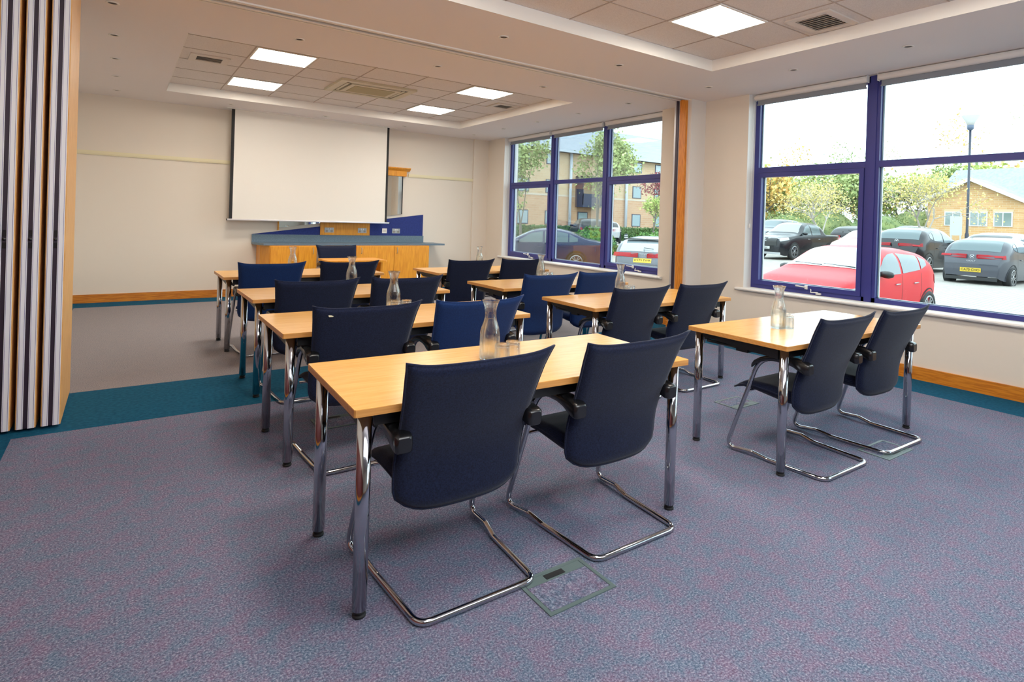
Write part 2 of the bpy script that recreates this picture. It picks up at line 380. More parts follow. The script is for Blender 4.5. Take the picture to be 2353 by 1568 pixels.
blind(5.66,6.90,'white rolled-up roller blind over the far window, nearest the partition jamb')
blind(6.98,8.30,'white rolled-up roller blind over the middle bay of the far window')
blind(8.38,9.725,'white rolled-up roller blind over the far window bay next to the back corner',1)

# ------------------------------------------------------------------ folding partition
px0=-.283
names=['outermost, showing its full wood face','second from the opening','third from the opening','fourth from the opening','fifth from the opening, near the left wall','last in the stack against the left wall']
for k in range(6):
    x1=px0-.1175*k; x0=x1-.094
    r=empty('partition_panel',(x1-.047,5.06,.012)); tag(r,'folding partition panel with wood faces and aluminium edge, '+names[k],'partition panel','stacked folding wall panels')
    h=2.925; y0,y1=-.41,.41
    MB().box(-.047+.006,.047-.006,y0+.012,y1-.012,.02,h).build('core',M['dark'],r)
    for sx in (-1,1): 
        xx=sorted((sx*.047,sx*.041)); MB().box(xx[0],xx[1],y0,y1,.008,h).build('wood_face',M['partwood'],r)
    e=MB()
    for (p,q,mi,dy) in ((-.041,-.0125,0,0),(.0065+.0035,.041,0,0),(-.0125,.010,1,.006)):
        e.box(p,q,y0-.006+dy,y0+.012,.008,h,mi)
    for xx in (-.037,-.017,.014,.036): e.box(xx-.0008,xx+.0008,y0-.0066,y0-.005,.008,h,2)
    e.build('edge_profile',[M['alu2'],M['chan'],M['blueline']],r)
    lk=MB(); lk.lathe([(.001,-.012),(.009,-.012),(.010,0),(.001,0)],14,(-.001,y0+.0,1.155),0,1,'y'); lk.box(-.009,.007,y0-.003,y0+.002,1.17,1.21); lk.box(-.009,.007,y0-.003,y0+.002,1.10,1.135)
    lk.build('lock',M['blackp'],r)

# ------------------------------------------------------------------ ceiling fittings
def panel(x0,x1,y0,y1,label):
    r=empty('ceiling_light_panel',((x0+x1)/2,(y0+y1)/2,ZR)); tag(r,label,'ceiling light','square lit panels in the tile ceilings')
    a,c=(x1-x0)/2,(y1-y0)/2; w=.018
    b=MB(); b.box(-a,a,-c,-c+w,-.012,0);b.box(-a,a,c-w,c,-.012,0);b.box(-a,-a+w,-c+w,c-w,-.012,0);b.box(a-w,a,-c+w,c-w,-.012,0)
    b.build('frame',M['white'],r); MB().box(-a+w,a-w,-c+w,c-w,-.008,-.002).build('diffuser',M['panel'],r)
panel(1.093,1.702,6.618,7.167,'lit square panel, front left of the four in the far ceiling recess')
panel(1.093,1.702,8.293,8.862,'lit square panel, back left of the four in the far ceiling recess')
panel(3.64,4.254,6.618,7.167,'lit square panel, front right of the four in the far ceiling recess')
panel(3.64,4.254,8.293,8.862,'lit square panel, back right of the four in the far ceiling recess')
panel(3.668,4.287,2.850,3.372,'large lit square panel in the near ceiling recess, beside the slatted vent')
panel(1.118,1.737,2.850,3.372,'lit square panel in the near ceiling recess, above the left tables')
panel(3.668,4.287,1.238,1.762,'lit square panel in the near ceiling recess, above the right front floor')
panel(1.118,1.737,1.238,1.762,'lit square panel in the near ceiling recess, above the left front floor')
def vent(x0,x1,y0,y1,label,big=0):
    r=empty('ceiling_vent',((x0+x1)/2,(y0+y1)/2,ZR)); tag(r,label,'ceiling vent')
    a,c=(x1-x0)/2,(y1-y0)/2; w=.07 if not big else .06
    b=MB(); b.box(-a,a,-c,-c+w,-.014,-.001);b.box(-a,a,c-w,c,-.014,-.001);b.box(-a,-a+w,-c+w,c-w,-.014,-.001);b.box(a-w,a,-c+w,c-w,-.014,-.001)
    b.build('frame',M['vent'],r); MB().box(-a+w,a-w,-c+w,c-w,-.003,-.001).build('backing',M['ventd'],r)
    n=8 if big else 4
    for k in range(n):
        s=MB()
        if big: xx=-a+w+(k+.5)*(2*a-2*w)/n; s.prism([(xx-.022,-.018),(xx-.018,-.019),(xx+.012,-.004),(xx+.008,-.003)],-c+w,c-w,0,'y')
        else: yy=-c+w+(k+.5)*(2*c-2*w)/n; s.prism([(yy-.014,-.012),(yy-.010,-.012),(yy+.012,-.004),(yy+.008,-.004)],-a+w,a-w,0,'x')
        s.build('slat',M['vent'],r)
vent(.56,.95,7.36,7.72,'small square air vent at the left of the far ceiling recess')
vent(4.45,4.83,7.33,7.70,'small square air vent at the right of the far ceiling recess')
vent(4.39,4.85,2.39,2.77,'white slatted square air vent beside the near lit ceiling panel',1)
r=empty('air_conditioner',(2.69,7.78,ZR)); tag(r,'cream square air conditioning cassette in the middle of the far ceiling recess','air conditioner')
b=MB(); a=.5;c=.40
b.box(-a,a,-c,-c+.07,-.03,-.001);b.box(-a,a,c-.07,c,-.03,-.001);b.box(-a,-a+.09,-c+.07,c-.07,-.03,-.001);b.box(a-.09,a,-c+.07,c-.07,-.03,-.001)
b.build('frame',M['acream'],r)
MB().box(-a+.09,a-.09,-c+.07,c-.07,-.012,-.002).build('backing',M['dark'],r)
b=MB(); b.box(-.33,.33,-.255,.255,-.034,-.012); b.build('intake_frame',M['acream'],r)
MB().box(-.27,.27,-.20,.20,-.038,-.034).build('filter',M['afilter'],r)
for (x0,x1,y0,y1) in ((-.37,.37,-.305,-.28),(-.37,.37,.28,.305),(-.39,-.355,-.25,.25),(.355,.39,-.25,.25)): MB().box(x0,x1,y0,y1,-.026,-.014).build('flap',M['acream'],r)
r=empty('smoke_detector',(3.47,6.42,ZR)); tag(r,'small white smoke detector on the far ceiling recess tiles','smoke detector')
MB().lathe([(.001,-.045),(.02,-.045),(.03,-.03),(.045,-.025),(.05,0),(.001,0)],20).build('housing',M['white'],r)
MB().lathe([(.001,-.05),(.012,-.05),(.014,-.045),(.001,-.045)],12).build('sensor_grille',M['ventd'],r)
ord_=['first','second','third','fourth','fifth']
xs=[-.1,1.28,2.662,4.032,5.43]; ys=[9.82,8.77,7.73,6.685,5.645]
DL=[]
for i,y in enumerate(ys): DL.append((xs[0],y,'recessed ceiling spotlight, %s from the back wall in the leftmost line'%ord_[i]))
for i,y in enumerate(ys): DL.append((xs[4],y,'recessed ceiling spotlight, %s from the back wall along the far window'%ord_[i]))
for i,x in enumerate(xs[1:4]): DL.append((x,ys[0],'recessed ceiling spotlight over the projection screen, '+['left one','middle one','right one'][i]))
for i,x in enumerate(xs[1:4]): DL.append((x,ys[4],'recessed ceiling spotlight behind the ceiling track, '+['left one','middle one','right one'][i]))
for i,x in enumerate(xs[:5]): DL.append((x,4.345,'recessed ceiling spotlight in front of the ceiling track, %s from the left'%ord_[i]))
DL.append((xs[4],3.31,'recessed ceiling spotlight above the wall pier end of the near window'))
DL.append((xs[4],2.26,'recessed ceiling spotlight above the middle of the near window'))
proto=None
for x,y,l in DL:
    if proto is None:
        proto=empty('recessed_spotlight',(x,y,ZC)); 
        b=MB(); b.lathe([(.030,-.003),(.038,-.008),(.044,-.006),(.045,-.0005),(.030,-.0005)],20,caps=False); b.build('bezel',M['white'],proto)
        MB().lathe([(.001,-.0012),(.029,-.0018),(.029,-.0006),(.001,-.0006)],20).build('lamp',M['spotd'],proto); o=proto
    else: o=copy_tree(proto,(x,y,ZC))
    tag(o,l,'spotlight','recessed ceiling spotlights')

# ------------------------------------------------------------------ projection screen
r=empty('projection_screen',(2.61,10.15,1.24)); tag(r,'large pulled-down white projection screen with black side borders','projection screen')
x0,x1=-1.266,1.268
MB().box(x0+.045,x1-.040,-.001,.001,.0,1.715).build('screen_surface',M['screen'],r)
for p,q in ((x0,x0+.045),(x1-.040,x1)): MB().box(p,q,-.0012,.0012,0,1.715).build('border',M['screenblk'],r)
b=MB(); b.tube([(x0-.025,0,-.008),(x1+.045,0,-.008)],.014,12); b.build('weight_bar',M['alu2'],r)
for xx in (x0-.035,x1+.045): MB().tube([(xx,0,-.008),(xx+.012,0,-.008)],.015,12).build('end_cap',M['blackp'],r)
b=MB(); b.box(x0-.07,x1+.13,-.05,.06,1.705,1.719); b.build('housing',M['white'],r)

# ------------------------------------------------------------------ back counter
WT=.872
r=empty('worktop',(3.3,10.1,WT)); tag(r,'long blue-grey laminate worktop along the back wall','worktop')
b=MB(); b.prism([(-1.585,.315),(-1.585,.12),(-1.50,-.22),(1.60,-.22),(1.62,-.20),(1.62,.315)],-.03,0); b.build('top',M['worktop'],r)
MB().box(-1.585,1.405,.285,.315,0,.125).build('upstand',M['worktop'],r)
r=empty('backboard',(3.2,10.4,.997)); tag(r,'royal blue wedge-shaped board rising to the right above the worktop','wall board')
def slope(x): return .0+.136*(x-1.715)
def pr(x0,x1,nm,m,top=None,dy=0):
    p=[(x0-3.2,0),(x1-3.2,0),(x1-3.2,slope(x1) if top is None else top),(x0-3.2,slope(x0)+.004 if top is None else top)]
    MB().prism(p,-.012-dy,.015,0,'y').build(nm,m,r)
pr(1.72,2.783,'blue_board',M['bluebd']); pr(3.651,4.688,'blue_board',M['bluebd']); pr(2.783,3.651,'wood_column',M['cabinet'],1.10,.012)
r=empty('wall_mirror',(3.2,10.392,1.0)); tag(r,'tall mirror with an orange wood cornice, mostly hidden behind the projection screen','mirror')
MB().prism([(-1.08,.11),(-.417,.20),(-.417,1.105),(-1.08,1.105)],.0,.022,0,'y').build('mirror_glass',M['mirror'],r)
MB().prism([(.451,.32),(1.05,.40),(1.05,1.105),(.451,1.105)],.0,.022,0,'y').build('mirror_glass',M['mirror'],r)
b=MB(); b.box(-1.10,-1.08,-.01,.024,.07,1.105); b.build('side_frame',M['cabinet'],r)
b=MB(); b.box(1.05,1.062,-.01,.024,.40,1.105); b.build('side_frame',M['screenblk'],r)
b=MB(); b.box(-1.14,1.11,-.055,.024,1.105,1.20); b.prism([(-.055,1.20),(-.11,1.245),(-.11,1.262),(.024,1.262),(.024,1.20)],-1.18,1.17,0,'x'); b.build('cornice',M['cabinet'],r)
# base cabinets
def cabinet(x0,x1,label,doors,side=None):
    r=empty('base_cabinet',((x0+x1)/2,10.1,0)); tag(r,label,'cabinet'); a=(x1-x0)/2
    b=MB()
    if side: b.prism([(-a,0),(-a+.10,-.235),(a,-.235),(a,.31),(-a,.31)],.08,.84)
    else: b.box(-a,a,-.235,.31,.08,.84)
    b.box(-a+.12,a-.02,-.18,.30,.0,.08); b.build('carcass',M['cabinet'],r)
    for (p,q,hx) in doors:
        d=MB().box(p-(x0+x1)/2,q-(x0+x1)/2,-.255,-.236,.095,.83).build('door',M['cabinet'],r)
        h=MB(); X=hx-(x0+x1)/2; h.tube(fillet([(X,-.256,.705),(X,-.285,.715),(X,-.285,.795),(X,-.256,.805)],[0,.02,.02,0],5),.005,8); h.build('handle',M['steel'],d)
cabinet(1.79,2.60,'orange wood base cabinet at the left end under the worktop',[(1.90,2.30,2.25),(2.31,2.575,2.535)],1)
cabinet(3.225,3.915,'wood base cabinet with a left-side handle, right of the presenter chair',[(3.25,3.912,3.33)])
cabinet(3.916,4.585,'wood base cabinet at the right end under the worktop',[(3.919,4.58,3.965)])
# sockets
def socket(x,z,w,y,label,double=True):
    r=empty('power_socket',(x,y,z)); tag(r,label,'socket'); a=w/2
    MB().box(-a,a,-.008,0,-.043,.043).build('faceplate',M['steel'] if double else M['white'],r)
    if double:
        for s in (-1,1):
            MB().box(s*a*.55-.018,s*a*.55+.018,-.011,-.008,-.033,.0).build('outlet',M['ventd'],r)
            MB().box(s*a*.22-.008,s*a*.22+.008,-.013,-.008,.008,.034).build('rocker_switch',M['white'],r)
    else: MB().box(-a*.6,a*.6,-.010,-.008,-.02,.02).build('outlet',M['vent'],r)
socket(2.932,1.084,.155,10.376,'double steel socket at the left of the wood panel under the screen')
socket(3.512,1.084,.155,10.376,'double steel socket at the right of the wood panel under the screen')
socket(3.930,1.084,.088,10.388,'single white socket on the blue board',False)
socket(4.152,1.084,.150,10.388,'double steel socket on the blue board near its right end')

# ------------------------------------------------------------------ tables
TW,TD=1.60,.698
def make_table():
    r=empty('training_table'); a,c=TW/2,TD/2
    b=MB(); b.box(-a+.001,a-.001,-c+.001,c-.001,.728,.7305,0,.004); b.box(-a,a,-c,c,.704,.728,1,.005); b.build('tabletop',[M['beech'],M['beech_edge']],r)
    i=.052
    for sx in (-1,1):
        for sy in (-1,1):
            x,y=sx*(a-i),sy*(c-i)
            l=MB(); l.lathe([(.025,.026),(.025,.7035)],28,(x,y,0)); l=l.build('leg',M['chrome'],r)
            f=MB(); f.lathe([(.001,0),(.019,0),(.023,.003),(.023,.010),(.016,.013),(.021,.016),(.022,.026),(.001,.026)],20,(x,y,0)); f.build('foot',M['rubber'],l)
    b=MB()
    for sy in (-1,1): 
        y=sy*(c-.07); b.box(-a+.09,a-.09,y-.012,y+.012,.648,.7035)
    for sx in (-1,1):
        x=sx*(a-.055); p=[(-c+.085,.64),(-c+.085,.7035),(c-.085,.7035),(c-.085,.672)]
        b.prism(p,x-.012,x+.012,0,'x')
    b.build('under_frame',M['black'],r)
    for sx in (-1,1):
        x=sx*(a-.10); b=MB(); b.tube([(x,-c+.08,.642),(x,c-.08,.642)],.010,8); b.box(x-.02,x+.02,-.04,.04,.625,.6475)
        b.build('folding_arm',M['black'],r)
    return r
T={'t1':(.640,1.913,-.036),'R':(2.963,1.786,-.018),'t2':(.709,3.300,-.001),'t3':(.786,4.660,.004),'t4':(.807,6.316,.004),'M1':(2.888,3.290,-.016),'M2':(2.883,4.570,.002),'M3':(2.968,6.101,.021)}
TL={'t1':'beech-topped table with chrome legs in the foreground, front of the left column','R':'beech-topped table at the front right, below the near window with the red car','t2':'beech-topped table second from the front in the left column',
 't3':'beech-topped table third from the front in the left column','t4':'beech-topped table rearmost in the left column, nearest the counter','M1':'beech-topped table in the right column, second row from the front',
 'M2':'beech-topped table in the right column, third row from the front','M3':'beech-topped table rearmost in the right column, below the far window'}
tp=None
for k,(x,y,a) in T.items():
    cx=x+TW/2*cos(a)-TD/2*sin(a); cy=y+TW/2*sin(a)+TD/2*cos(a)
    if tp is None: tp=make_table(); tp.location=(cx,cy,0); tp.rotation_euler=(0,0,a); o=tp
    else: o=copy_tree(tp,(cx,cy,0),a)
    tag(o,TL[k],'table','beech training tables')
ZT=.7305
# presenter table
r=empty('presenter_table',(2.70,8.34,0)); tag(r,'small plain wooden presenter table in front of the counter','table')
b=MB(); b.box(-.415,.415,-.27,.27,.70,.728,0,.02); b.build('tabletop',[M['cabinet']],r)
for s in (-1,1): MB().box(s*.345-.014,s*.345+.014,-.22,.22,0,.70).build('side_panel',M['cabinet'],r)
MB().box(-.33,.33,.15,.17,.35,.70).build('modesty_panel',M['cabinet'],r)

# ------------------------------------------------------------------ chairs
prof_y=[(.33,.138),(.40,.144),(.46,.142),(.53,.130),(.61,.100),(.71,.060),(.80,.030),(.86,.008),(.89,-.008),(.92,-.02)]
def back_pt(u,v,t):
    # u -1..1, v 0..1, t thickness offset (-1 rear .. 1 front)
    au=abs(u); zb=.312+.055*au**5; zt=.872+.022*au**5
    z=zb+(zt-zb)*v
    hw=lerp_tab([(0,.258),(.05,.266),(.12,.268),(.3,.270),(.5,.272),(.7,.279),(.85,.288),(.95,.296),(1,.303)],v)
    y=smooth_tab(prof_y,z,.05)
    y+=.030*au**2*(1-.4*v)-.012*(v**6)
    edge=max(0,1-max(0,(au-.86)/.14)**2)*max(0,1-max(0,(v-.93)/.07)**2)*max(0,1-max(0,(.06-v)/.06)**2)
    th=.004+.016*math.sqrt(max(0,edge))
    return Vector((u*hw,y+.014+t*th,z))
def make_chair(fab):
    r=empty('cantilever_chair')
    # backrest closed shell
    b=MB(); nu,nv=26,26
    b.grid(lambda s,t:back_pt(2*s-1,t,-1),nu,nv); b.grid(lambda s,t:back_pt(2*s-1,t,1),nu,nv)
    off=(nu+1)*(nv+1)
    ring=[i*(nv+1) for i in range(nu+1)]+[nu*(nv+1)+j for j in range(1,nv+1)]+[i*(nv+1)+nv for i in range(nu-1,-1,-1)]+[j for j in range(nv-1,0,-1)]
    for i in range(len(ring)):
        p,q=ring[i],ring[(i+1)%len(ring)]; b.face((p,q,q+off,p+off),0,True)
    bo=b.build('backrest',fab,r)
    path=[back_pt(-1+2*i/24,1,0) for i in range(25)]
    left=[back_pt(-1,v/20,0) for v in range(0,20)]; right=[back_pt(1,v/20,0) for v in range(19,-1,-1)]
    bot=[back_pt(1-2*i/16,0,0) for i in range(1,16)]
    MB().tube(left+path+right+bot,.0055,6,closed=True).build('piping',fab,bo)
    # seat
    def seat_pt(s,t,k):
        u=2*s-1; y=.155+.455*t
        z=lerp_tab([(0,.425),(.25,.428),(.5,.440),(.72,.440),(.87,.425),(.96,.400),(1,.385)],t)
        th=lerp_tab([(0,.075),(.5,.066),(.8,.045),(.95,.022),(1,.008)],t)
        hw=lerp_tab([(0,.205),(.3,.226),(.8,.232),(1,.222)],t)
        z+=.012*(abs(u)**2)*(1-t)-.006; e=math.sqrt(max(0,1-max(0,(abs(u)-.84)/.16)**2))
        y2=y-.012*(abs(u)**4)*t
        zc=z-th/2; return Vector((u*hw,y2,zc+k*(th/2)*(.25+.75*e)))
    b=MB(); nu,nv=20,22
    b.grid(lambda s,t:seat_pt(s,t,1),nu,nv); b.grid(lambda s,t:seat_pt(s,t,-1),nu,nv); off=(nu+1)*(nv+1)
    ring=[i*(nv+1) for i in range(nu+1)]+[nu*(nv+1)+j for j in range(1,nv+1)]+[i*(nv+1)+nv for i in range(nu-1,-1,-1)]+[j for j in range(nv-1,0,-1)]
    for i in range(len(ring)):
        p,q=ring[i],ring[(i+1)%len(ring)]; b.face((p,q,q+off,p+off),0,True)
    so=b.build('seat',fab,r)
    pth=[seat_pt(0,i/16,0) for i in range(17)]+[seat_pt(i/12,1,0) for i in range(1,12)]+[seat_pt(1,1-i/16,0) for i in range(17)]
    MB().tube(pth,.005,6).build('piping',fab,so)
    X=.245
    L=[(-X-.012,.17,.602),(-X-.012,.40,.615),(-X-.042,.60,.0125),(-X-.025,.43,.028),(-X-.012,.34,.0125),(-X+.008,0,.0125),(X-.008,0,.0125),(X+.012,.34,.0125),(X+.025,.43,.028),(X+.042,.60,.0125),(X+.012,.40,.615),(X+.012,.17,.602)]
    rad=[0,.17,.045,.05,.08,.055,.055,.08,.05,.045,.17,0]
    MB().tube(fillet(L,rad,9),.0125,12).build('cantilever_frame',M['chrome'],r)
    MB().tube([(-X+.004,.505,.37),(X-.004,.505,.37)],.008,8).build('crossbar',M['chrome'],r)
    for s in (-1,1):
        st=[(.45,.545,.008,.010),(.43,.568,.015,.013),(.39,.594,.018,.013),(.34,.612,.021,.014),(.28,.623,.024,.016),(.22,.625,.026,.018),(.17,.620,.028,.022),(.13,.609,.029,.028),(.10,.601,.0285,.031),(.082,.599,.026,.029),(.074,.598,.019,.022)]
        b=MB(); seg=14
        for (y,z,hw,hh) in st:
            for k in range(seg):
                a=2*PI*k/seg; ca,sa=cos(a),sin(a); f=lambda q:math.copysign(abs(q)**.42,q)
                b.v.append((s*(X+.020+.012*max(0,1-y/.3))+1.2*hw*f(ca),y,z+1.1*hh*f(sa)))
        for i in range(len(st)-1):
            for k in range(seg):
                l=(k+1)%seg; b.face((i*seg+k,i*seg+l,(i+1)*seg+l,(i+1)*seg+k),0,True)
        b.face(tuple(range(seg))[::-1]); b.face(tuple((len(st)-1)*seg+k for k in range(seg)))
        b.build('armrest',M['blackp'],r)
    return r
CH=[('t1L',1.075,1.790,.0,'n','navy fabric armchair at the left of the foreground table, largest in view'),
('t1R',1.826,1.755,.0,'n','navy fabric armchair at the right of the foreground table'),
('RL',3.375,1.650,.0,'n','navy fabric armchair, left one at the front right table by the window'),
('RR',4.085,1.640,-.02,'n','navy fabric armchair, right one at the front right table, nearest the window wall'),
('t2L',1.118,3.120,.0,'n','navy armchair with a pale mark on its back, left at the second left-column table'),
('t2R',1.800,3.080,.0,'b','royal blue fabric armchair at the right of the second left-column table'),
('t3L',1.195,4.430,.0,'n','navy armchair at the left of the third left-column table'),
('t3R',1.895,4.430,.0,'n','navy armchair at the right of the third left-column table, behind the carafe'),
('t4L',1.190,6.030,.0,'b','blue armchair at the left of the rearmost left-column table'),
('t4R',1.945,6.060,.0,'n','dark armchair at the right of the rearmost left-column table'),
('M1L',3.275,3.165,.0,'n','navy armchair at the left of the right-column second-row table'),
('M1R',4.010,3.170,.0,'n','navy armchair at the right of the right-column second-row table, by the wall pier'),
('M2L',3.215,4.260,.0,'b','royal blue armchair at the left of the right-column third-row table'),
('M2R',3.905,4.330,.0,'b','royal blue armchair at the right of the right-column third-row table'),
('M3L',3.345,5.990,.0,'n','dark navy armchair at the left of the rearmost right-column table'),
('M3R',4.060,5.990,.0,'n','dark navy armchair at the right of the rearmost right-column table, under the far window'),
('P',2.69,9.12,PI,'n','dark armchair behind the small presenter table, facing the room')]
pc={}
for k,x,y,a,f,l in CH:
    if f not in pc: pc[f]=make_chair(M['navy'] if f=='n' else M['blue']); o=pc[f]; o.location=(x,y,0); o.rotation_euler=(0,0,a)
    else: o=copy_tree(pc[f],(x,y,0),a)
    tag(o,l,'chair','cantilever armchairs at the tables')
    if k=='t2L':
        m=MB(); 
        for du,dv,sz in ((0,0,.008),(.03,-.002,.005),(-.02,.004,.005)):
            p=back_pt(-.72+du,.93+dv,-1); m.box(p.x-sz,p.x+sz,p.y-.002,p.y+.003,p.z-sz*.5,p.z+sz*.5)
        mk=m.build('wear_mark',M['cream'],o)

# ------------------------------------------------------------------ carafes and glasses
def make_carafe():
    r=empty('water_carafe')
    out=[(.001,0),(.040,0),(.0455,.004),(.047,.012),(.047,.10),(.046,.122),(.040,.150),(.031,.175),(.0265,.200),(.0265,.222),(.030,.242),(.037,.262),(.0405,.272)]
    inn=[(.0385,.272),(.035,.262),(.028,.242),(.0245,.222),(.0245,.200),(.029,.175),(.038,.149),(.044,.121),(.0448,.10),(.0448,.012),(.040,.008),(.001,.008)]
    b=MB(); b.lathe(out+inn,32); b.build('glass_body',M['glass'],r,fixn=True)
    b=MB(); b.lathe([(.001,.0085),(.0395,.0085),(.0443,.0125),(.0443,.10),(.0435,.121),(.0375,.149),(.0285,.175),(.0262,.185),(.001,.185)],28); b.build('water',M['water'],r)
    return r
def make_glass():
    r=empty('tumbler')
    b=MB(); b.lathe([(.0335,0),(.0355,.0),(.036,.002),(.0335,.080),(.032,.086),(.001,.086),(.001,.076),(.029,.076),(.0312,.07),(.0335,.002),(.0335,0)],28); b.build('glass_body',M['glass'],r); return r
ca=make_carafe(); first=True
CA=[('t1',1.372,2.311,'glass water carafe on the foreground table, largest in view'),('R',0,0,'glass water carafe on the front right table by the window'),('t2',0,0,'glass water carafe on the second left-column table'),
('t3',0,0,'glass water carafe on the third left-column table'),('t4',0,0,'glass water carafe on the rearmost left-column table, before the cabinets'),('M1',0,0,'glass water carafe on the right-column second-row table'),('M2',0,0,'glass water carafe on the right-column third-row table'),('M3',0,0,'glass water carafe on the rearmost right-column table')]
CP={'t1':(1.395,2.315),'R':(3.45,2.15),'t2':(1.50,3.76),'t3':(1.665,5.16),'t4':(1.52,6.72),'M1':(3.66,3.84),'M2':(3.70,5.12),'M3':(3.85,6.72)}
gp=None
for k,_,_,l in CA:
    x,y=CP[k]
    if first: ca.location=(x,y,ZT+.0005); o=ca; first=False
    else: o=copy_tree(ca,(x,y,ZT+.0005))
    tag(o,l,'carafe','glass water carafes')
GL=[('t1',.015,-.085,'left'),('t1',.088,-.062,'right'),('R',.066,-.03,'left'),('R',.118,.025,'right'),('t2',-.02,-.088,'left'),('t2',.06,-.08,'right'),('M1',.02,-.085,'left'),('M1',.09,-.05,'right'),('M2',.005,-.085,'left'),('M2',.08,-.06,'right')]
gn={'t1':'foreground table','R':'front right table by the window','t2':'second left-column table','M1':'right-column second-row table','M2':'right-column third-row table'}
for k,dx,dy,s in GL:
    x,y=CP[k]
    if gp is None: gp=make_glass(); o=gp; o.location=(x+dx,y+dy,ZT+.0005)
    else: o=copy_tree(gp,(x+dx,y+dy,ZT+.0005))
    tag(o,'%s upturned glass tumbler beside the carafe on the %s'%(s,gn[k]),'glass','upturned glass tumblers')

# ------------------------------------------------------------------ floor boxes
def fbox(x0,x1,y0,y1,label,tab):
    r=empty('floor_socket_box',((x0+x1)/2,(y0+y1)/2,0)); tag(r,label,'floor box'); a,c=(x1-x0)/2,(y1-y0)/2; w=.016; h=.004
    b=MB(); b.box(-a,a,-c,-c+w,0,h);b.box(-a,a,c-w,c,0,h);b.box(-a,-a+w,-c+w,c-w,0,h);b.box(a-w,a,-c+w,c-w,0,h); b.build('frame',M['floorbox'],r)
    MB().box(-a+w+.002,a-w-.002,-c+w+.002,c-w-.002,0,h*.8).build('carpeted_lid',M['carpet'],r)
    yy=(c-w-.045,c-w-.001) if tab>0 else (-c+w+.001,-c+w+.045)
    MB().box(-a+w+.003,a-w-.003,yy[0],yy[1],h*.4,h*1.05).build('hinge_strip',M['floorbox'],r)
    MB().box(-.045,.045,yy[0]+.008,yy[1]-.008,h,h*1.4).build('flap',M['black'],r)
fbox(1.245,1.555,1.600,1.825,'grey-green framed carpeted floor box behind the foreground chairs',1)
fbox(3.79,4.08,2.68,2.885,'framed carpeted floor box left of the front right table legs',-1)
fbox(3.78,4.10,1.60,1.79,'framed floor box under the bases of the front right chairs',-1)
fbox(1.05,1.33,3.79,4.02,'dark floor box in shadow under the second left-column table',1)

# ================================================================== EXTERIOR
KX=.44   # outdoor colours darkened to balance the strong sky light

CTRL=[(7,5,-.38),(7,10,-.42),(11.7,5.6,-.38),(12.5,12,-.45),(13,16.5,-.22),(17,11,-.25),(20.5,6.6,-.12),(24,9.7,-.13),(27,16,-.13),(45,15,.3),(25,39,.0),(45,39,.1),(80,20,.6),(20,24,-.1),(7,30,-.2),(12,-10,-.3),(40,-5,.1)]
def gz(x,y):
    w=s=0
    for a,b_,c in CTRL:
        d=((x-a)**2+(y-b_)**2)**1.5+.05; w+=1/d; s+=c/d
    return s/w
b=MB()
def gridfn(s,t):
    x=6.41+120*s**1.8; y=-40+150*t; return (x,y,gz(x,y))
b.grid(gridfn,60,75)
paving=mat('pale_block_paving',(214,206,196),.9); 
_nt=paving.node_tree; _tc=[n for n in _nt.nodes if n.type=='TEX_COORD'][0]; _bk=_nt.nodes.new('ShaderNodeTexBrick'); _bk.inputs['Scale'].default_value=2.2; _bk.inputs['Color1'].default_value=lin((214,204,192)); _bk.inputs['Color2'].default_value=lin((196,188,178)); _bk.inputs['Mortar'].default_value=lin((170,162,152)); _bk.inputs['Mortar Size'].default_value=.02
_nt.links.new(_tc.outputs['Object'],_bk.inputs['Vector']); _nt.links.new(_bk.outputs[0],_nt.nodes['Principled BSDF'].inputs['Base Color'])
struct(b.build('ground',paving,fixn=False))

GLZ=mat('car_glass',(112,130,134),.06,spec=.35); GLD=mat('car_glass_dark',(34,38,42),.06,spec=.5)
TYRE=mat('tyre',(26,26,28),.8); RIM=mat('alloy_rim',(190,192,196),.3,.7); ARCH=mat('arch_black',(10,10,11),.9)
TRIM=mat('car_trim_black',(16,17,19),.45); TAIL=mat('tail_light_red',(196,24,36),.4,spec=.2); LAMP=mat('headlight',(214,220,224),.12,spec=.8)
YPL=mat('glowing_yellow_plate',(255,214,40),.5,emit=((244,190,10),.35)); WPL=mat('white_plate',(240,240,236),.5)  # yellow plate gives off a faint glow of its own, though no lamp
def text_obj(s,size,mat_,parent,M4,name='lettering',width=None):
    cu=D.curves.new('txt','FONT'); cu.body=s; cu.size=size; cu.align_x='CENTER'; cu.align_y='CENTER'; cu.extrude=.001
    o=D.objects.new('txt',cu); COL.objects.link(o); dg=bpy.context.evaluated_depsgraph_get(); me=D.meshes.new_from_object(o.evaluated_get(dg))
    D.objects.remove(o); me.materials.clear(); me.materials.append(mat_)
    sx=1
    if width:
        xs_=[v.co.x for v in me.vertices]; sx=width/(max(xs_)-min(xs_))
    for v in me.vertices: v.co=M4@Vector((v.co.x*sx,v.co.y,v.co.z))
    ob=D.objects.new(name,me); COL.objects.link(ob); ob.parent=parent; return ob
